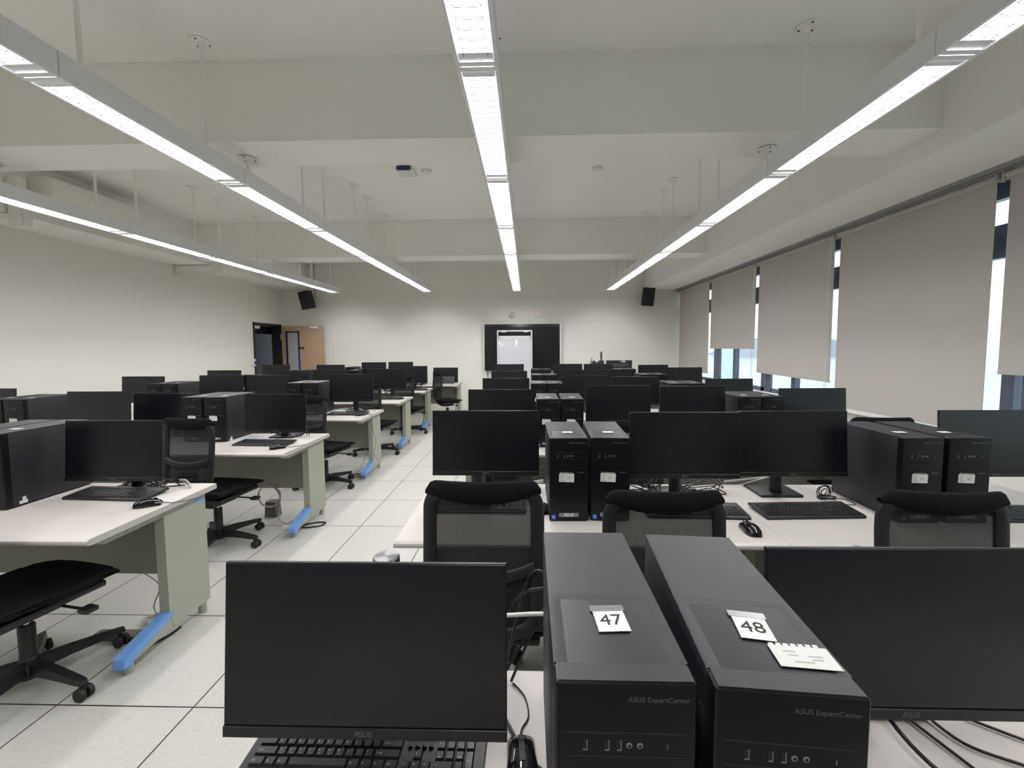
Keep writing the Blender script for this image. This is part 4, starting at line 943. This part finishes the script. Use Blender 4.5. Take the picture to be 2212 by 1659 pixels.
cable('power_cable', [(-1.56, 9.12, .68), (-1.55, 9.12, .4), (-1.57, 9.1, .15), (-1.61, 9.05, .01), (-1.66, 8.95, .01)], .006, CABLEK, 'black cable hanging beside the leg of the desk before the front wall')
# behind the monitors
def tangle(x, y, sx_, sy_, n, label, m=CABLEK, seed=1, zmax=.07, r=.003):
    rnd = random.Random(seed); bm = new()
    for k in range(n):
        pts = [(x+rnd.uniform(-sx_, sx_), y+rnd.uniform(-sy_, sy_), ZD+.004+(rnd.uniform(.0, zmax) if 0 < j < 5 else 0)) for j in range(6)]
        pts.sort(key=lambda p: p[0]+rnd.uniform(-.1, .1))
        tube(bm, spline(pts, 6), r, 6)
    return tag(obj('cable_bundle', bm, m), label, 'cable')
tangle(.62, 2.27, .13, .05, 6, 'tangle of thin black cables behind the middle monitor, beside the tower pair', seed=3)
tangle(.93, 2.25, .13, .05, 4, 'loose black cables on the desk behind the middle monitor near the seam', seed=5)
bm = new()
for k in range(3): tube(bm, spline([(-.30+.1*k, 2.30, ZD+.006), (-.05, 2.30, ZD+.02+.01*k), (.02, 2.28, ZD+.05+.014*k), (.07+.02, 2.24, ZD+.085+.02*k)], 6), .004, 6)
tag(obj('cable_bundle', bm, CABLEK), 'black cables rising to the tower pair behind the aisle-end monitor', 'cable')
bm = new()
for k in range(2): tube(bm, spline([(-.15, 2.33+.012*k, ZD+.006), (0, 2.325+.012*k, ZD+.02), (.09, 2.30, ZD+.034+.012*k)], 6), .005, 6)
tag(obj('cable_bundle', bm, CABLEW), 'pair of white cables beside the tower pair behind the aisle-end monitor', 'cable')
bm = new()
tube(bm, spline([(1.12, 2.36, ZD+.02), (1.35, 2.40, ZD+.03), (1.5, 2.38, ZD+.06), (1.60, 2.33, ZD+.11)], 6), .006, 6); tube(bm, spline([(1.2, 2.33, ZD+.012), (1.4, 2.37, ZD+.05), (1.62, 2.30, ZD+.13)], 6), .004, 6)
tag(obj('cable_bundle', bm, CABLEG), 'grey cables sweeping up behind the monitor toward the third tower', 'cable')
bm = new(); tube(bm, coil((1.545, 2.16, ZD+.03), .028, 4, .002, 'y', .4), .0025, 6); tube(bm, coil((1.55, 2.15, ZD+.004), .035, 3, .002), .0025, 6); box(bm, 1.50, 1.525, 2.13, 2.16, ZD+.001, ZD+.014, .003); tube(bm, spline([(1.57, 2.15, ZD+.004), (1.63, 2.13, ZD+.004), (1.62, 2.06, ZD+.004), (1.55, 2.05, ZD+.01)]), .002, 6)
tag(obj('usb_cable', bm, CABLEK), 'bundled black usb lead tied up on the desk behind the keyboard', 'cable')
bm = new()
for k, (dx, dy) in enumerate(((0, 0), (.03, .02), (-.02, .04), (.01, .06))): tube(bm, spline([(-.07+dx, .93+dy*.3, ZD+.006), (-.01+dx, .94, ZD+.10+.05*k), (.05, .93, ZD+.17+.035*k), (.10, .925, ZD+.20+.03*k)], 6), .0035, 6)
tag(obj('cable_bundle', bm, CABLEK), 'black cables fanning up behind the large monitor to tower 47', 'cable')
cable('power_cable', [(-.10, .925, ZD+.17), (.0, .93, ZD+.175), (.09, .925, ZD+.18)], .005, CABLEW, 'short white cable behind the large monitor beside tower 47')
cable('power_cable', [(-.06, .86, ZD+.006), (-.03, .80, ZD+.006), (.0, .75, ZD+.006), (.03, .72, ZD+.006), (.035, .66, ZD+.006)], .0035, CABLEK, 'black cable on the desk between the large monitor and tower 47')
for i, (pts, r) in enumerate(([[(.70, .88, ZD+.10), (.715, .78, ZD+.05), (.745, .74, ZD+.018), (.76, .70, ZD+.018)], .0042], [[(.80, .86, ZD+.006), (.82, .78, ZD+.006), (.835, .72, ZD+.006)], .003], [[(.84, .88, ZD+.01), (.86, .80, ZD+.006), (.93, .755, ZD+.006), (.955, .735, ZD+.006), (.90, .73, ZD+.006), (.80, .725, ZD+.016)], .003],
                          [[(.92, .86, ZD+.006), (1.0, .80, ZD+.006), (1.08, .755, ZD+.006)], .003])):
    cable('monitor_cable', pts, r, CABLEK, ['black cable bending down over the stand base beside tower 48', 'thin dark cable straight down beside the stand base near tower 48', 'thin dark cable with a hairpin bend beside the stand base near tower 48', 'thin dark cable slanting out under the monitor edge near tower 48'][i])
for (r, s), (x, y, z) in list(R_MON.items())[6:10]:
    tangle(x, y+.2, .15, .04, 3, 'thin black cables behind the monitor at the %s, %s window-side row' % (seatR[s], ORD[5-r]), seed=r*7+ord(s))
for r in (1, 2, 3, 4, 5):
    x, y, z = L_MON[r, 'a']
    tangle(x+.05, y+.12, .2, .03, 4, 'thin black cables behind the aisle-end monitor, %s door-side row' % ORD[5-r], seed=r*11, zmax=.09)
bm = new(); tube(bm, spline([(-2.45, 5.2, ZD+.005), (-2.2, 5.22, ZD+.03), (-2.05, 5.15, ZD+.005)]), .006, 6); tag(obj('video_cable', bm, CABLEW), 'white cable curving behind the stand, third door-side row', 'cable')
bm = new()
for k in range(2): tube(bm, spline([(-2.03, 2.34, ZD+.03), (-1.98, 2.32, ZD+.035-.012*k), (-1.94, 2.30, ZD+.02-.008*k), (-1.92, 2.28, ZD+.004)]), .0055, 6)
tag(obj('video_cable', bm, CABLEG), 'thick cable arching down beside the monitor on the big door-side desk', 'cable')
bm = new(); box(bm, -.018, .018, -.0005, .0005, 0, .016); box(bm, -.004, .012, -.0005, .0005, .016, .034)
tg = obj('clip_sticker', bm, PAPER, None, False); tg.location = (-2.5745, 2.02, ZD+.012); tg.rotation_euler = (0, 0, PI/2)
tag(tg, 'small white paper tag at the foot of the tower on the big door-side desk', 'tag')
bm = new(); box(bm, -.018, .018, -.0005, .0005, 0, .016); box(bm, -.004, .012, -.0005, .0005, .016, .034)
tg = obj('clip_sticker', bm, PAPER, None, False); tg.location = (-2.5585, 3.50, ZD+.002); tg.rotation_euler = (0, 0, PI/2)
tag(tg, 'small white paper tag at the tower foot, fourth door-side row from the front wall', 'tag')
